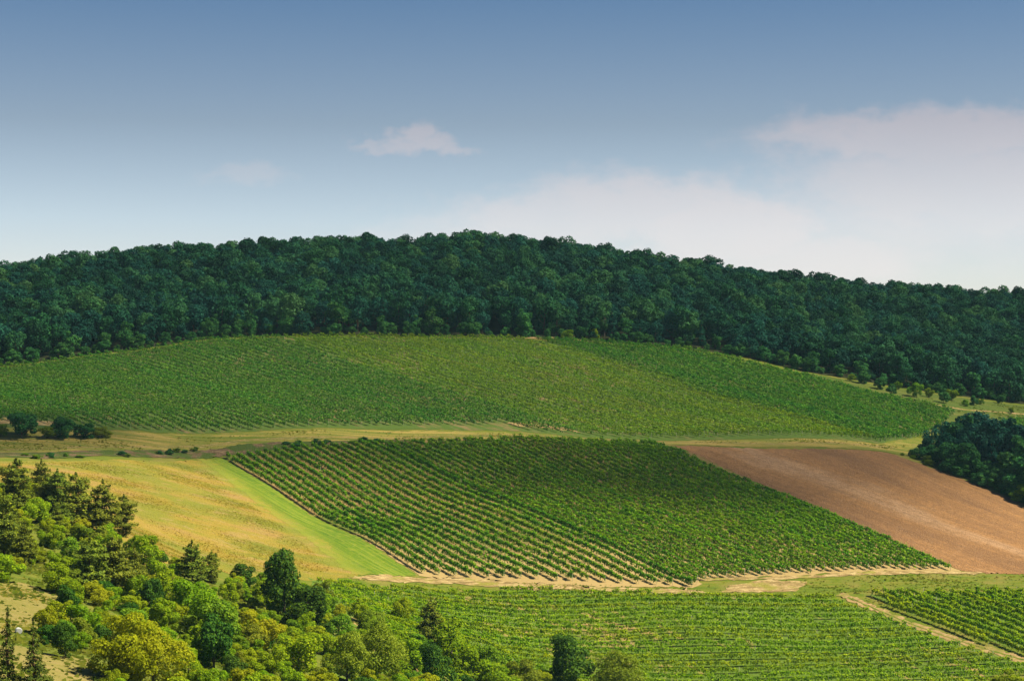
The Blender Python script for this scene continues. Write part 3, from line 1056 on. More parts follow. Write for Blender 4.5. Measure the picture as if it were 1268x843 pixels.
def wood_mass(rest):
    """the crowns behind the front ones: one mass, instanced on points"""
    me = bpy.data.meshes.new('forest')
    n = len(rest)
    me.vertices.add(n)
    me.vertices.foreach_set('co', rest[:, :3].astype(np.float32).ravel())
    for nm, c in (('siz', 3), ('rot', 4)):
        a = me.attributes.new(nm, 'FLOAT', 'POINT')
        a.data.foreach_set('value', rest[:, c].astype(np.float32))
    a = me.attributes.new('pick', 'INT', 'POINT')
    a.data.foreach_set('value', rest[:, 5].astype(np.int32))
    me.update()
    o = obj('forest', me)
    o['kind'] = 'stuff'
    o['label'] = 'dense mass of dark crowns filling the wood behind its front trees'
    o['category'] = 'forest'
    g = bpy.data.node_groups.new('forest_nodes', 'GeometryNodeTree')
    g.interface.new_socket('Geometry', in_out='INPUT', socket_type='NodeSocketGeometry')
    g.interface.new_socket('Geometry', in_out='OUTPUT', socket_type='NodeSocketGeometry')
    N = g.nodes
    gi, go = N.new('NodeGroupInput'), N.new('NodeGroupOutput')
    iop = N.new('GeometryNodeInstanceOnPoints')
    jn = N.new('GeometryNodeJoinGeometry')
    crowns = []
    for K in (K_beech, K_oak):
        for p in K.protos:
            crowns.append([c for c in p.children if c.name.startswith('crown')][0])
    for c in crowns:
        oi = N.new('GeometryNodeObjectInfo')
        oi.inputs['Object'].default_value = c
        oi.inputs['As Instance'].default_value = True
        oi.transform_space = 'ORIGINAL'
        g.links.new(oi.outputs['Geometry'], jn.inputs[0])

    def attr(nm, typ):
        a = N.new('GeometryNodeInputNamedAttribute')
        a.data_type = typ
        a.inputs['Name'].default_value = nm
        return a.outputs['Attribute']
    g.links.new(gi.outputs[0], iop.inputs['Points'])
    g.links.new(jn.outputs[0], iop.inputs['Instance'])
    iop.inputs['Pick Instance'].default_value = True
    g.links.new(attr('pick', 'INT'), iop.inputs['Instance Index'])
    g.links.new(attr('siz', 'FLOAT'), iop.inputs['Scale'])
    cx = N.new('ShaderNodeCombineXYZ')
    g.links.new(attr('rot', 'FLOAT'), cx.inputs[2])
    g.links.new(cx.outputs[0], iop.inputs['Rotation'])
    g.links.new(iop.outputs[0], go.inputs[0])
    md = o.modifiers.new('scatter', 'NODES')
    md.node_group = g


wood_mass(REST)


# ---- the shrubby slope at the lower left
def px_at(px, py):
    p = at(px, py)
    return p[0], p[1], FPX / p[1]


TAKEN = []


def plant(K, px, base, hpx, what, where, wide=1.0, variant=None, d=None):
    """plant whose foot shows at px, base and that shows hpx tall"""
    x, y, k = px_at(px, base)
    K.place(x, y, hpx / k, what, where, wide, 0.15, variant)
    TAKEN.append((x, y, hpx / k * 0.42 * wide))


def slope_zone(px, py):
    if py > 800:
        return 'along the bottom edge of the photo'
    if px < 130 and py < 665:
        return 'below the earth bank at far left'
    if py < 700 and px < 270:
        return 'on the slope against the golden meadow'
    if px > 440:
        return 'in front of the lower vineyard'
    if px > 290:
        return 'where the slope meets the lower vineyard'
    if px < 110:
        return 'around the clearing at far left'
    return 'in the middle of the shrubby slope'


HAND = [  # kind, foot px, foot py, height px, width factor, what
    ('pine', 18, 632, 62, 1.0, 'dark olive pine'), ('pine', 52, 622, 50, 0.95, 'dark olive pine'), ('pine', 72, 640, 58, 0.9, 'tall bushy pine'),
    ('pine', 96, 652, 66, 0.95, 'tall bushy pine'), ('pine', 126, 660, 62, 1.05, 'blackish pine'), ('pine', 152, 664, 50, 1.0, 'blackish pine'),
    ('pine', 5, 690, 80, 0.8, 'dark olive pine'), ('pine', 110, 738, 72, 1.0, 'broad olive pine'), ('pine', 140, 742, 76, 1.05, 'broad olive pine'),
    ('pine', 165, 740, 60, 0.9, 'broad olive pine'), ('pine', 238, 722, 50, 1.05, 'blackish pine'), ('pine', 262, 722, 40, 0.8, 'dark olive pine'),
    ('pine', 532, 806, 62, 0.85, 'lone dark pine'), ('pine', 30, 700, 50, 0.9, 'dark olive pine'),
    ('lime', 50, 650, 36, 1.0, 'bright green bush'), ('lime', 132, 692, 34, 1.0, 'bright green bush'), ('lime', 185, 712, 48, 1.0, 'bright green bush'),
    ('lime', 165, 700, 34, 1.1, 'bright green bush'),
    ('lime', 232, 775, 58, 1.1, 'bright green bush'), ('lime', 205, 755, 46, 1.0, 'bright green bush'), ('lime', 560, 830, 58, 1.1, 'bright green bush'),
    ('lime', 250, 770, 52, 1.0, 'bright green bush'), ('lime', 200, 780, 40, 1.1, 'bright green bush'),
    ('deep', 84, 764, 44, 0.95, 'dark green round tree'), ('deep', 300, 732, 34, 1.15, 'dark green round tree'), ('deep', 352, 772, 86, 0.8, 'tall dark green tree'),
    ('deep', 382, 790, 64, 1.05, 'dark green round tree'), ('deep', 705, 850, 66, 1.0, 'dark green round tree'), ('deep', 185, 765, 50, 0.9, 'dark green round tree'),
    ('deep', 81, 815, 42, 0.95, 'small dark lone tree'), ('deep', 58, 800, 26, 1.1, 'dark green round tree'), ('deep', 265, 830, 76, 0.9, 'dark green round tree'),
    ('mid', 270, 800, 60, 1.0, 'mid green bush'), ('mid', 420, 800, 42, 1.1, 'mid green bush'), ('mid', 455, 790, 34, 1.0, 'mid green bush'),
    ('yel', 325, 805, 42, 1.2, 'yellowing bush'), ('yel', 305, 790, 34, 1.2, 'yellowing bush'), ('bigy', 160, 850, 92, 1.1, 'big yellow green tree'),
    ('bigy', 190, 858, 80, 1.1, 'big yellow green tree'), ('lime', 370, 835, 52, 1.3, 'bright green bush'), ('yel', 500, 770, 30, 1.0, 'yellowing bush'),
    ('bigw', 470, 850, 76, 1.0, 'grey olive tree'), ('bigw', 430, 845, 64, 1.0, 'grey olive tree'), ('bigw', 770, 866, 58, 1.3, 'grey olive tree'),
    ('will', 400, 752, 34, 1.0, 'grey olive bush'), ('will', 650, 858, 44, 1.2, 'grey olive bush'), ('mid', 600, 838, 46, 1.0, 'mid green bush'),
    ('lime', 610, 862, 44, 1.4, 'bright green bush'), ('deep', 540, 862, 68, 0.8, 'dark green round tree'), ('lime', 510, 838, 44, 1.2, 'bright green bush'),
    ('yel', 1250, 866, 36, 1.5, 'yellow green bush alone'), ('yel', 290, 735, 26, 1.0, 'yellowing bush'), ('lime', 325, 750, 32, 1.1, 'bright green bush'),
    ('spruce', 8, 878, 122, 0.9, 'young spruce with a bare leader'), ('spruce', 44, 884, 118, 0.95, 'young spruce with a bare leader'),
]
KK = {'pine': K_pine, 'lime': K_lime, 'deep': K_deep, 'mid': K_mid, 'yel': K_yel, 'will': K_will, 'spruce': K_spruce, 'bigy': K_bigy, 'bigw': K_bigw}
for k, px, py, hp, wd, what in HAND:
    plant(KK[k], px, py, hp, what, slope_zone(px, py - hp * 0.4) if px < 1000 else 'in the photo\'s bottom right corner', wd)


def fill_slope():
    zone = np.array([at(*p) for p in [(-60, 606), (60, 618), (120, 660), (175, 694), (262, 722), (300, 728), (392, 738), (440, 768), (500, 795), (610, 828),
                                      (660, 850), (740, 862), (700, 905), (320, 915), (-60, 915)]])
    clear = [np.array([at(*p) for p in c]) for c in ([(-40, 722), (40, 722), (80, 742), (95, 768), (50, 776), (-40, 790)],
                                                     [(-40, 798), (30, 798), (75, 803), (112, 812), (118, 860), (60, 900), (-40, 900)])]
    clear.append(np.array([at(*p) for p in [(-5, 772), (52, 772), (60, 800), (-5, 806)]]))
    n = 0
    for _ in range(16000):
        x = random.uniform(zone[:, 0].min(), zone[:, 0].max())
        y = random.uniform(zone[:, 1].min(), zone[:, 1].max())
        if not inpoly(zone, x, y) or any(inpoly(c, x, y) for c in clear):
            continue
        rr = random.uniform(1.1, 2.4)
        if any((x - a) ** 2 + (y - b) ** 2 < (0.37 * (rr + c)) ** 2 for a, b, c in TAKEN):
            continue
        z = h1(x, y)
        px, py = topix(x, y, z)
        hg = rr * random.uniform(1.5, 2.5)
        u = random.random()
        up = py < 690
        if px < 130 and py < 660 and u < 0.3:
            K, what, hg = K_pine, 'low olive pine', hg * 1.5
        elif u < 0.52:
            K, what = K_lime, 'bright green bush'
        elif u < 0.66:
            K, what = K_mid, 'mid green bush'
        elif u < 0.88:
            K, what = K_yel, 'yellowing bush'
        elif u < 0.97:
            K, what = K_will, 'grey olive bush'
        else:
            K, what = K_deep, 'dark green round tree'
        K.place(x, y, hg, ('low ' if hg < 3.2 and not what.startswith('low') else '') + what, slope_zone(px, py), random.uniform(0.95, 1.35), 0.2)
        TAKEN.append((x, y, rr))
        n += 1
        if n >= 400:
            break
    return n


print('slope filler', fill_slope())

# ---- dark clump beside the ploughed field, scrub under the wood, bushes by the track
CL = 'trees of the clump beside the ploughed field'
CE = resample(poly([(1108, 564), (1126, 568), (1150, 578), (1180, 590), (1230, 608), (1268, 624), (1345, 655)]), 60)
for k_, (off, sp, lo_, hi_, kinds) in enumerate([(3.5, 4.2, 0.18, 0.3, 'low'), (8, 5.5, 0.35, 0.55, 'bush'), (14, 6.0, 0.6, 0.85, 'tree'), (22, 6.5, 0.85, 1.0, 'tree'),
                                                 (31, 7.0, 0.95, 1.05, 'tree'), (41, 7.5, 0.9, 1.02, 'tree')]):
    LL = np.linalg.norm(np.diff(CE, axis=0), axis=1).sum()
    for i in range(int(LL / sp)):
        q = CE[min(59, int((i + 0.5) * sp / LL * 60))] + np.array([0.62, 0.78]) * off + np.array([random.uniform(-1.5, 1.5), random.uniform(-1.5, 1.5)])
        z = h1(*q)
        px = topix(q[0], q[1], z)[0]
        ty = np.interp(px, [1110, 1135, 1150, 1172, 1200, 1232, 1268, 1340], [552, 538, 526, 516, 509, 514, 511, 512])
        full = (YH - ty) / FPX * q[1] - z
        if px < 1112 or full < 1.0:
            continue
        hg = min(full * random.uniform(lo_, hi_), 21)
        if kinds == 'low':
            K, what = (K_mid, 'lower green bush') if random.random() < 0.5 else (K_dk, 'deep green bush')
        elif kinds == 'bush':
            K, what = K_dk, 'deep green bushy tree'
        elif random.random() < 0.15:
            K, what = K_woodpine, 'dark conifer'
        elif random.random() < 0.3:
            K, what = K_fresh, 'lighter green tree'
        else:
            K, what = K_oak, 'tall dark leafy tree'
        r_ = K.place(q[0], q[1], hg, what, 'in the clump beside the ploughed field', {'low': 1.3, 'bush': 1.2, 'tree': 0.95}[kinds] * (1.0 if hg > 9 else 1.15), 0.3)
        r_['group'] = CL
SB = 'shrubs on the rough grass below the wood'
for px, py, hp, K, what in [(1104, 489, 14, K_dk, 'dark upright shrub'), (1135, 492, 18, K_mid, 'round green shrub'), (1112, 482, 10, K_mid, 'round green shrub'),
                            (1150, 492, 12, K_mid, 'round green shrub'), (1168, 499, 15, K_dk, 'dark upright shrub'), (1178, 496, 16, K_mid, 'round green shrub'),
                            (1160, 486, 12, K_dk, 'dark upright shrub'), (1196, 503, 9, K_mid, 'round green shrub'), (1206, 502, 12, K_dk, 'dark upright shrub'),
                            (1215, 501, 8, K_mid, 'round green shrub'), (1252, 512, 8, K_mid, 'round green shrub'), (1090, 482, 14, K_dk, 'dark upright shrub'),
                            (1070, 475, 16, K_dk, 'dark upright shrub'), (1240, 500, 12, K_dk, 'dark upright shrub'), (1055, 472, 10, K_mid, 'round green shrub'),
                            (1225, 494, 16, K_dk, 'dark upright shrub'), (1188, 490, 16, K_dk, 'dark upright shrub')]:
    x, y, k = px_at(px, py)
    r_ = K.place(x, y, hp / k, what, 'on the rough grass below the wood', 1.1, 0.1)
    r_['group'] = SB
TB = 'bushes on the vineyard track and bank'
for px, py, hp, w, K, what, where in [
        (27, 542, 34, 1.25, K_dk, 'big dark bush', 'beside the upper track at far left'), (80, 543, 26, 1.3, K_dk, 'dark bush', 'beside the upper track at far left'),
        (104, 542, 18, 1.6, K_dk, 'low dark bush', 'beside the upper track at far left'), (126, 541, 14, 1.9, K_will, 'low dull bush', 'beside the upper track at far left'),
        (58, 543, 16, 1.6, K_mid, 'low green bush', 'beside the upper track at far left'), (0, 541, 16, 1.4, K_mid, 'low green bush', 'beside the upper track at far left'),
        (703, 421, 13, 1.2, K_mid, 'small green bush', 'on the bare patch under the wood'), (737, 421, 15, 0.9, K_lime, 'small pale bush', 'on the bare patch under the wood'),
        (256, 419, 24, 0.9, K_dk, 'dark bush', 'at the vineyard corner under the wood')]:
    x, y, k = px_at(px, py)
    r_ = K.place(x, y, hp / k, what, where, w, 0.2)
    r_['group'] = TB
for i in range(34):
    px = random.choice([-10, 60, 95, 150, 205, 235, 330, 395, 420, 470]) + random.gauss(0, 17)
    px = min(max(px, -40), 500)
    py = np.interp(px, [0, 60, 180, 300, 420, 505], [563, 566, 563, 553, 548, 545]) + random.uniform(-2, 3)
    x, y, k = px_at(px, py)
    r_ = random.choice([K_dk, K_dk, K_mid]).place(x, y, random.uniform(0.7, 1.6), 'low weedy bush', 'on the brown earth bank', random.uniform(1.3, 2.8), 0.15)
    r_['group'] = TB

# ------------------------------------------------------------------ vine rows
def row_mesh(r, P, leaves, size, hgt, mat, plant_sp=1.15, width=0.36):
    """P (n,2): the line of a row, about every 0.5 m"""
    d = np.concatenate([[0], np.cumsum(np.linalg.norm(np.diff(P, axis=0), axis=1))])
    L = d[-1]
    npl = max(2, int(L / plant_sp))
    ps = (np.arange(npl) + 0.5) * L / npl + r.normal(0, 0.12, npl)
    vig = np.clip(r.normal(1, 0.12, npl), 0.6, 1.35) * np.where(r.random(npl) < 0.05, 0.35, 1)
    cnt = np.maximum(3, (leaves * plant_sp * vig)).astype(int)
    idx = np.repeat(np.arange(npl), cnt)
    n = len(idx)
    s = np.clip(ps[idx] + r.normal(0, 0.42, n), -0.2, L + 0.2)
    x = np.interp(s, d, P[:, 0])
    y = np.interp(s, d, P[:, 1])
    dr = unit(P[-1] - P[0])
    nr = np.array([-dr[1], dr[0]])
    f = r.beta(2.0, 0.8, n)
    w = width * (1.0 - 0.25 * f ** 2) * vig[idx] ** 0.5
    sd = np.where(r.random(n) < 0.5, -1, 1) * r.uniform(0.6, 1.0, n)
    sd = np.where(f > 0.78, r.uniform(-1, 1, n), sd)
    x = x + nr[0] * sd * w
    y = y + nr[1] * sd * w
    z = H(x, y) + 0.4 + f * (hgt * vig[idx] - 0.4)
    N = np.stack([nr[0] * sd, nr[1] * sd, 0.3 + 1.4 * (f > 0.78)], -1)
    shoot = r.random(n) < 0.12
    z = z + shoot * r.uniform(0.1, 0.5, n)
    N = unit(unit(N) + r.normal(size=(n, 3)) * 0.35)
    V, F = quads(leafquads(np.stack([x, y, z], -1), N, size * 1.08, r, 0.62, 0.6))
    return V, F, np.clip(r.normal(0.42, 0.22, n) + 0.22 * (f - 0.5) + r.normal(0, 0.14, npl)[idx], 0, 1)


def trellis(P, hgt, post_sp=6.0, pw=0.04):
    d = np.concatenate([[0], np.cumsum(np.linalg.norm(np.diff(P, axis=0), axis=1))])
    n = max(2, int(d[-1] / post_sp) + 1)
    s = np.linspace(0, d[-1], n)
    s[1:-1] += rng.uniform(-0.45, 0.45) * post_sp
    x, y = np.interp(s, d, P[:, 0]), np.interp(s, d, P[:, 1])
    z = H(x, y)
    B = np.array([(sx, sy, sz) for sz in (0, 1) for sx, sy in ((-1, -1), (1, -1), (1, 1), (-1, 1))], float)
    FB_ = np.array([(0, 1, 5, 4), (1, 2, 6, 5), (2, 3, 7, 6), (3, 0, 4, 7), (4, 5, 6, 7)])
    V = np.stack([x, y, z - 0.3], -1)[:, None] + B[None] * np.array([pw, pw, hgt + 0.40])
    F = FB_[None] + (np.arange(n) * 8)[:, None, None]
    V, F = V.reshape(-1, 3), F.reshape(-1, 4)
    ws, o = [(V, F)], len(V)
    for hz in (0.75, 1.3):
        a = np.stack([x, y, z + hz], -1)
        t_ = np.array([0, 0, 0.012])
        W = np.stack([a[:-1] - t_, a[1:] - t_, a[1:] + t_, a[:-1] + t_], 1)
        ws.append(quads(W))
    return joinvf(ws)


ROWN = [0]


def rows(zone, dirv, spacing, leaves, size, hgt, mat, group, labels, minlen=8.0, order=1, width=0.36, jitter=0.0, trel=True, sub=None):
    """rows along dirv that fill the ground polygon zone"""
    dirv = unit(np.asarray(dirv, float))
    nr = np.array([-dirv[1], dirv[0]]) * order
    c = zone.mean(0)
    q = (zone - c) @ nr
    t = (zone - c) @ dirv
    out = []
    for o in np.arange(q.min() + spacing * 0.5, q.max(), spacing):
        ts = np.arange(t.min(), t.max(), 0.5)
        L = c + nr * o + ts[:, None] * dirv
        bend = np.sin(ts * 0.02 + o * 0.01) * jitter
        L = L + nr * bend[:, None]
        ins = inpoly(zone, L[:, 0], L[:, 1])
        if not ins.any():
            continue
        # longest run inside
        ii = np.flatnonzero(ins)
        runs = np.split(ii, np.flatnonzero(np.diff(ii) > 3) + 1)
        run = max(runs, key=len)
        if len(run) * 0.5 < minlen:
            continue
        a, b = random.randint(0, 2), random.randint(0, 2)
        out.append(L[run[0] + a: run[-1] + 1 - b])
    return rows_from(out, leaves, size, hgt, mat, group, labels, width, trel)


def fan(top, bottom, n, *a, **k):
    """n rows joining a top line to a bottom line"""
    T, B = resample(poly(top), n), resample(poly(bottom), n)
    out = []
    for i in range(n):
        L = np.linalg.norm(B[i] - T[i])
        s0, s1 = random.uniform(0, 0.012), 1 - random.uniform(0, 0.012)
        t = np.linspace(s0, s1, int(L / 0.5))[:, None]
        out.append(T[i] * (1 - t) + B[i] * t)
    return rows_from(out, *a, **k)


def rows_from(out, leaves, size, hgt, mat, group, labels, width=0.36, trel=True):
    res = []
    for i, P in enumerate(out):
        r = np.random.default_rng(7000 + ROWN[0])
        ROWN[0] += 1
        m = P[len(P) // 2]
        base = np.array([m[0], m[1], h1(*m)])
        root = thing('vine_row', 'vine row', group, base, labels(i, len(out)))
        V, F, tn = row_mesh(r, P, leaves, size, hgt, mat, width=width)
        obj('foliage', mesh_np('foliage', V - base, F, mat, tint=tn), root)
        if trel:
            V, F = trellis(P, hgt, *((14.0, 0.025) if size > 0.5 else (7.0, 0.04)))
            obj('trellis', mesh_np('trellis', V - base, F, M['post']), root)
        res.append(root)
    return res


def from_both(left, right):
    def fn(i, n):
        if i == 0:
            return left.format('nearest')
        if i == n - 1:
            return right.format('nearest')
        if i < n / 2:
            return left.format(ordinal(i))
        return right.format(ordinal(n - 1 - i))
    return fn


Z_ML = poly([(279, 567.5), (340, 557), (466, 548.5), (866, 727), (750, 723), (640, 718), (524, 710)])
Z_MR = poly([(468, 548.5), (560, 544.5), (760, 546), (832, 552.5), (1190, 707), (960, 712.5), (872, 716.5)])
dl = unit(poly([(540, 712)])[0] - poly([(279, 568)])[0])
dr_ = unit(poly([(1188, 706)])[0] - poly([(832, 552.5)])[0])
print('rowdirs', dl, dr_)
A_ = fan([(281, 567.3), (340, 557.5), (466, 549)], [(526, 711), (640, 718), (750, 723), (858, 727)], 17, 62, 0.44, 1.9, M['vine_mid'], 'vine rows of the middle vineyard',
          from_both('{} wide-spaced vine row counted from the mown green strip, middle vineyard', '{} wide-spaced vine row counted from the dense half, middle vineyard'), 0.40)
B_ = fan([(478, 550.5), (560, 548), (758, 549.5), (803, 551.5)], [(864, 725), (876, 717.5), (960, 712.5), (1178, 707)], 33, 42, 0.44, 1.85, M['vine_mid'], 'vine rows of the middle vineyard',
          from_both('{} dense vine row counted from the wide-spaced half, middle vineyard', '{} dense vine row counted from the brown ploughed field, middle vineyard'))
Z_L = poly([(388, 719), (640, 731), (860, 738.5), (1030, 741), (1078, 759), (1172, 795), (1262, 822), (1320, 838), (1320, 862), (560, 862), (470, 800)])
C_ = rows(Z_L, unit(poly([(1028, 744)])[0] - poly([(440, 724)])[0]), 3.5, 46, 0.38, 1.5, M['vine_low'], 'vine rows of the lower vineyard',
          from_both('{} near-level lower vine row counted down from the pale earth strip', '{} near-level lower vine row counted up from the photo\'s bottom edge'), order=-1, jitter=0.25)
Z_S = poly([(1071, 735.5), (1200, 735), (1335, 734), (1345, 838), (1264, 812), (1218, 798), (1160, 776), (1115, 760)])
D_ = rows(Z_S, unit(poly([(1264, 811)])[0] - poly([(1072, 736)])[0]), 2.5, 44, 0.46, 1.8, M['vine_low'], 'vine rows of the small right vineyard',
          from_both('{} vine row counted from the dirt track, small right vineyard', '{} vine row counted from the top, small right vineyard'), order=1)
du = unit(poly([(720, 535)])[0] - poly([(430, 447)])[0])
Z_U1 = poly([(-105, 480), (0, 455), (120, 440.5), (200, 431), (262, 421), (340, 418.5), (420, 447), (560, 490), (722, 539), (640, 532), (628, 523.5), (600, 527), (400, 528.5), (140, 531), (100, 528), (-105, 527)])
Z_U2 = poly([(342, 418.5), (400, 417), (648, 421), (830, 470), (1088, 546.5), (830, 543.5), (735, 540), (562, 490), (422, 447)])
Z_U3 = poly([(640, 420), (760, 426), (850, 433), (1000, 467), (1090, 491), (1186, 513), (1150, 541), (1090, 548), (828, 472)])
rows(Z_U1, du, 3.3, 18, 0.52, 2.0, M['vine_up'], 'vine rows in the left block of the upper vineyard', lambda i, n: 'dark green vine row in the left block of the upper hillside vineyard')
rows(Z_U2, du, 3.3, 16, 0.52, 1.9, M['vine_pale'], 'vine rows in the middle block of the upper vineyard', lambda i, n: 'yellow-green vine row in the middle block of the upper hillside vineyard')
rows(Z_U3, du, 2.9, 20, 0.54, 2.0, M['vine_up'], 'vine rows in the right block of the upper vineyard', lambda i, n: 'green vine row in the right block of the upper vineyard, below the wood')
Z_FR = poly([(1236, 521), (1268, 519), (1330, 520), (1330, 560), (1240, 540)])
rows(Z_FR, du, 3.3, 16, 0.52, 1.9, M['vine_up'], 'vine rows behind the dark clump', lambda i, n: 'green vine row behind the dark clump at far right')
print('vine rows', ROWN[0])


# ------------------------------------------------------------------ grass
def grassmat(name, fn):
    m, t, out = newmat(name)
    g = t.node('ShaderNodeNewGeometry')
    a = t.node('ShaderNodeAttribute', attribute_name='tint')
    c = t.mix(1.0, fn(t, g.outputs['Position']), t.ramp(a.outputs['Fac'], [(0.1, (0.7, 0.76, 0.7)), (0.9, (1.35, 1.28, 1.25))]), 'MULTIPLY')
    d = t.node('ShaderNodeBsdfDiffuse')
    t.link(c, d.inputs[0])
    tr = t.node('ShaderNodeBsdfTranslucent')
    t.link(c, tr.inputs[0])
    mx = t.node('ShaderNodeMixShader')
    mx.inputs[0].default_value = 0.45
    t.link(d.outputs[0], mx.inputs[1])
    t.link(tr.outputs[0], mx.inputs[2])
    t.link(mx.outputs[0], out.inputs[0])
    return m


M['drygrass'] = grassmat('dry_grass_blades', c_meadow)
M['greengrass'] = grassmat('green_grass_blades', c_verge)


M['scrubgrass'] = grassmat('scrub_grass_blades', c_rough((0.14, 0.135, 0.03), (0.055, 0.095, 0.012), (0.04, 0.06, 0.008), 0.15))
M['slopeblades'] = grassmat('slope_grass_blades', c_rough((0.20, 0.18, 0.03), (0.075, 0.115, 0.008), (0.05, 0.07, 0.008), 0.2))


def tufts(name, zones, dens, hgt, mat, label, fn=None):
    P = []
    for z in zones:
        a = np.abs(np.cross(z[1:-1] - z[0], z[2:] - z[0])).sum() / 2
        n = int(dens * (z[:, 0].max() - z[:, 0].min()) * (z[:, 1].max() - z[:, 1].min()))
        x = rng.uniform(z[:, 0].min(), z[:, 0].max(), n)
        y = rng.uniform(z[:, 1].min(), z[:, 1].max(), n)
        k = inpoly(z, x, y)
        P.append(np.stack([x[k], y[k]], -1))
    P = np.concatenate(P)
    n = len(P)
    patch = np.sin(P[:, 0] * 0.13 + 2 * np.sin(P[:, 1] * 0.07)) * np.sin(P[:, 1] * 0.19 + P[:, 0] * 0.05)
    kp = rng.random(n) < np.clip(0.5 + 0.8 * patch, 0.1, 1)
    P, patch = P[kp], patch[kp]
    n = len(P)
    z = H(P[:, 0], P[:, 1])
    hh = hgt * rng.uniform(0.5, 1.3, n) * (1 + 0.35 * patch)
    C = np.stack([P[:, 0], P[:, 1], z + hh * 0.35], -1)
    N = unit(np.stack([rng.normal(0.1, 0.35, n), rng.normal(-0.35, 0.35, n), np.ones(n)], -1))
    V, F = quads(leafquads(C, N, hh * 2.0, rng, 0.8))
    o = obj(name, mesh_np(name, V, F, mat, tint=np.clip(rng.normal(0.5, 0.2, n) + 0.25 * patch, 0, 1)))
    o['kind'] = 'stuff'
    o['label'] = label
    o['category'] = 'grass'


tufts('dry_grass', [poly([(-60, 575), (150, 571), (240, 571), (415, 706), (300, 711), (230, 700), (150, 660), (60, 610), (-60, 600)]),
                    poly([(-30, 726), (30, 724), (70, 740), (96, 756), (60, 775), (-30, 786)])], 6.0, 0.2, M['drygrass'],
      'dry golden grass standing in the sloping meadow')
tufts('verge_grass', [poly([(430, 713), (640, 722), (862, 728), (870, 734), (640, 729), (440, 718)]), poly([(870, 722), (980, 718), (1200, 711), (1340, 714), (1340, 731), (1080, 733), (1040, 736), (880, 732)]),
                      poly([(1045, 740), (1078, 740), (1340, 834), (1340, 838), (1300, 822), (1150, 779)])], 1.5, 0.3, M['greengrass'],
      'short green grass on the verge between the vineyards')
tufts('track_grass', [poly([(-60, 543), (150, 538), (400, 532), (640, 537), (720, 545), (1090, 551), (1130, 552), (1105, 557), (830, 549), (640, 543), (480, 545), (300, 549), (60, 558), (-60, 556)])],
      0.9, 0.35, M['greengrass'], 'rough grass along the upper farm track')
tufts('slope_grass', [np.array([at(*p) for p in [(-60, 606), (60, 618), (175, 694), (300, 728), (440, 768), (610, 828), (660, 850), (600, 900), (320, 910), (-60, 910)]])],
      0.9, 0.5, M['slopeblades'], 'long grass between the bushes of the shrubby slope')
tufts('scrub_grass', [poly([(1095, 490), (1180, 496), (1268, 504), (1330, 505), (1330, 518), (1240, 518), (1175, 509)])], 0.5, 0.5, M['scrubgrass'],
      'rough grass below the right end of the wood')


# ------------------------------------------------------------------ small things
def bale():
    x, y, k = px_at(23, 784)
    z = h1(x, y)
    root = thing('hay_bale', 'hay bale', None, (x, y, z - 0.05), 'small white wrapped round bale lying beside the young spruces')
    r0, L, n = 0.48, 1.0, 28
    V, F = [], []
    prof = [(-L / 2, r0 * 0.9), (-L / 2 + 0.1, r0), (0, r0 * 1.015), (L / 2 - 0.1, r0), (L / 2, r0 * 0.9)]
    for yy, rr in prof:
        for i in range(n):
            a = 2 * math.pi * i / n
            V.append((math.cos(a) * rr, yy, math.sin(a) * rr + r0))
    for j in range(len(prof) - 1):
        for i in range(n):
            F.append((j * n + i, j * n + (i + 1) % n, (j + 1) * n + (i + 1) % n, (j + 1) * n + i))
    obj('wrap', mesh_np('wrap', V, F, M['wrap'], smooth=True), root)
    for s in (-1, 1):
        V, F = [(0, s * (L / 2 + 0.02), r0)], []
        for i in range(n):
            a = 2 * math.pi * i / n
            V.append((math.cos(a) * r0 * 0.9, s * L / 2, math.sin(a) * r0 * 0.9 + r0))
        F = [(0, 1 + i, 1 + (i + 1) % n) if s < 0 else (0, 1 + (i + 1) % n, 1 + i) for i in range(n)]
        obj('bale_end', mesh_np('bale_end', V, F, M['hay']), root)
    root.rotation_euler = (0, 0, R(25))


bale()


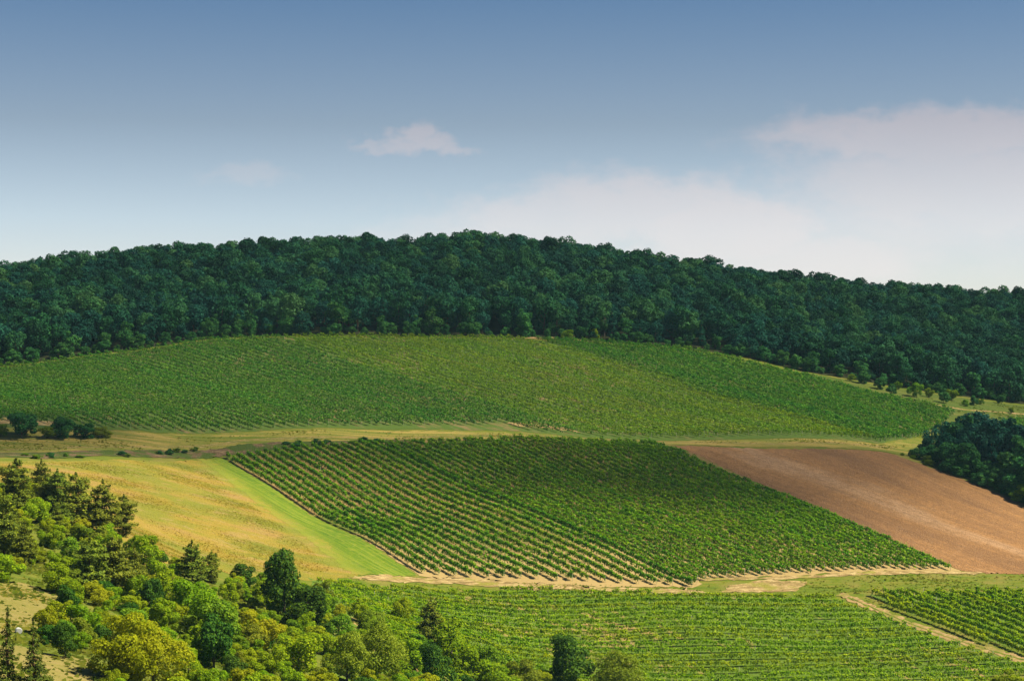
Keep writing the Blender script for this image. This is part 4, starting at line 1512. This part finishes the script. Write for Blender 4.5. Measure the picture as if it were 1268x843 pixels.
# ------------------------------------------------------------------ cloud overhead that shades the hill, and haze
def shade_cloud():
    edge_px = [(-260, 563), (0, 562), (160, 564), (262, 567), (330, 572), (420, 582), (560, 598), (700, 615), (860, 630), (1000, 636), (1140, 630), (1268, 625), (1420, 640)]
    ZC = 1700.0
    edge = []
    for p in edge_px:
        g = at(*p)
        z = h1(*g)
        t = (ZC - z) / SUN.z
        edge.append((g[0] + SUN.x * t, g[1] + SUN.y * t))
    edge = np.array(edge)
    off = np.array([SUN.x, SUN.y]) * (ZC - 30) / SUN.z
    loop = [(-700, 640), (-500, 600)]
    loop = np.concatenate([np.array([(-650 + off[0], 615 + off[1]), ]), edge, np.array([(620, 640), (900, 900), (820, 1400), (300, 1650), (-400, 1550), (-800, 1150)]) + off])
    P = resample(np.concatenate([loop, loop[:1]]), 260)[:-1]
    # grid over the bounds, density from the distance to the rim
    st = 16.0
    gx = np.arange(P[:, 0].min() - 60, P[:, 0].max() + 60, st)
    gy = np.arange(P[:, 1].min() - 60, P[:, 1].max() + 60, st)
    X, Y = np.meshgrid(gx, gy)
    ins = inpoly(P, X, Y)
    d = np.sqrt(((np.stack([X, Y], -1)[..., None, :] - P) ** 2).sum(-1)).min(-1)
    sd = np.where(ins, d, -d)
    rag = 10 * np.sin(X * 0.031 + 2 * np.sin(Y * 0.017)) + 8 * np.sin(Y * 0.045 + X * 0.02)
    den = sstep(sd + rag, -20, 26)
    gy_ = Y - off[1] + 12 * np.sin(X * 0.02)
    den = den * (1.45 - 1.05 * sstep(gy_, 662, 694) * (1 - 0.5 * sstep(gy_, 835, 900)))
    lump = 30 * np.sin(X * 0.013 + np.sin(Y * 0.011)) * np.sin(Y * 0.016) + 18 * np.sin(X * 0.041) * np.sin(Y * 0.037 + 1) + rng.normal(0, 3, X.shape)
    th = 110 * np.sqrt(np.clip(sd + 40, 0, 400) / 400)
    n, m = X.shape
    up = np.stack([X, Y, ZC + th + lump * np.clip(th / 60, 0, 1) + 1], -1).reshape(-1, 3)
    lo = np.stack([X, Y, ZC - th * 0.25 - 1], -1).reshape(-1, 3)
    keepv = (den > 0.001)
    I = np.arange(n * m).reshape(n, m)
    keep = keepv[:-1, :-1] | keepv[:-1, 1:] | keepv[1:, 1:] | keepv[1:, :-1]
    Fu = np.stack([I[:-1, :-1], I[:-1, 1:], I[1:, 1:], I[1:, :-1]], -1)[keep]
    Fl = Fu[:, ::-1] + n * m
    # rim walls
    from collections import Counter
    ed = Counter()
    for f in Fu:
        for i in range(4):
            ed[(int(f[i]), int(f[(i + 1) % 4]))] += 1
    W = [(b, a, a + n * m, b + n * m) for (a, b) in ed if (b, a) not in ed]
    V = np.concatenate([up, lo])
    F = np.concatenate([Fu, Fl, np.array(W)])
    used = np.unique(F)
    remap = np.zeros(len(V), int)
    remap[used] = np.arange(len(used))
    m_, t, out = newmat('cloud')
    at_ = t.node('ShaderNodeAttribute', attribute_name='cloud_cover')
    g = t.node('ShaderNodeNewGeometry')
    nz = t.noise(t.mapping(g.outputs['Position'], (1, 1, 0)), 0.012, 5, 0.6)
    f = t.math('MULTIPLY', at_.outputs['Fac'], t.math('ADD', t.math('MULTIPLY', t.math('SUBTRACT', nz, 0.5), 0.7), CLOUD_ALPHA), clamp=True)
    tr = t.node('ShaderNodeBsdfTransparent')
    df = t.node('ShaderNodeBsdfDiffuse')
    df.inputs[0].default_value = (0.85, 0.86, 0.88, 1)
    mx = t.node('ShaderNodeMixShader')
    t.link(f, mx.inputs[0])
    t.link(tr.outputs[0], mx.inputs[1])
    t.link(df.outputs[0], mx.inputs[2])
    t.link(mx.outputs[0], out.inputs[0])
    me = mesh_np('cloud', V[used], remap[F], m_, smooth=True)
    a = me.attributes.new('cloud_cover', 'FLOAT', 'POINT')
    a.data.foreach_set('value', np.concatenate([den.ravel(), den.ravel()])[used].astype(np.float32))
    o = structure(obj('cloud', me))
    o['label'] = 'soft white cloud whose shade lies over the wooded hill'


CLOUD_ALPHA = 0.30
shade_cloud()


def haze():
    lo, hi = (-1150, -60, -90), (1250, 1560, 125)
    V = [(x, y, z) for z in (lo[2], hi[2]) for x, y in ((lo[0], lo[1]), (hi[0], lo[1]), (hi[0], hi[1]), (lo[0], hi[1]))]
    F = [(3, 2, 1, 0), (4, 5, 6, 7), (0, 1, 5, 4), (1, 2, 6, 5), (2, 3, 7, 6), (3, 0, 4, 7)]
    m_, t, out = newmat('haze')
    v = t.node('ShaderNodeVolumePrincipled')
    v.inputs['Color'].default_value = (0.42, 0.78, 1.0, 1)
    v.inputs['Density'].default_value = HAZE
    v.inputs['Anisotropy'].default_value = 0.1
    t.link(v.outputs[0], out.inputs['Volume'])
    o = obj('haze', mesh_np('haze', V, F, m_))
    o['kind'] = 'stuff'
    o['label'] = 'thin bluish haze over the whole valley'


HAZE = 0.00003
haze()


# ------------------------------------------------------------------ labels that single each plant out
def finish_labels():
    from collections import defaultdict
    g = defaultdict(list)
    for rec in RECORDS:
        g[(rec[1], rec[2])].append(rec)
    for (what, where), L in g.items():
        L.sort(key=lambda r: r[3])
        for i, r in enumerate(L):
            if len(L) == 1:
                s = f'{what} {where}'
            elif i == 0:
                s = f'{what} {where}, leftmost of them'
            elif i == len(L) - 1:
                s = f'{what} {where}, rightmost of them'
            else:
                s = f'{what} {where}, {ordinal(i)} from left'
            r[0]['label'] = s


finish_labels()
for K in (K_beech, K_oak, K_woodpine, K_fresh, K_dk, K_lime, K_yel, K_mid, K_deep, K_will, K_pine, K_spruce, K_bigy, K_bigw):
    for u, p in zip(K.used, K.protos):
        if not u:
            for c in list(p.children):
                bpy.data.objects.remove(c)
            bpy.data.objects.remove(p)
print('objects', len(bpy.data.objects))
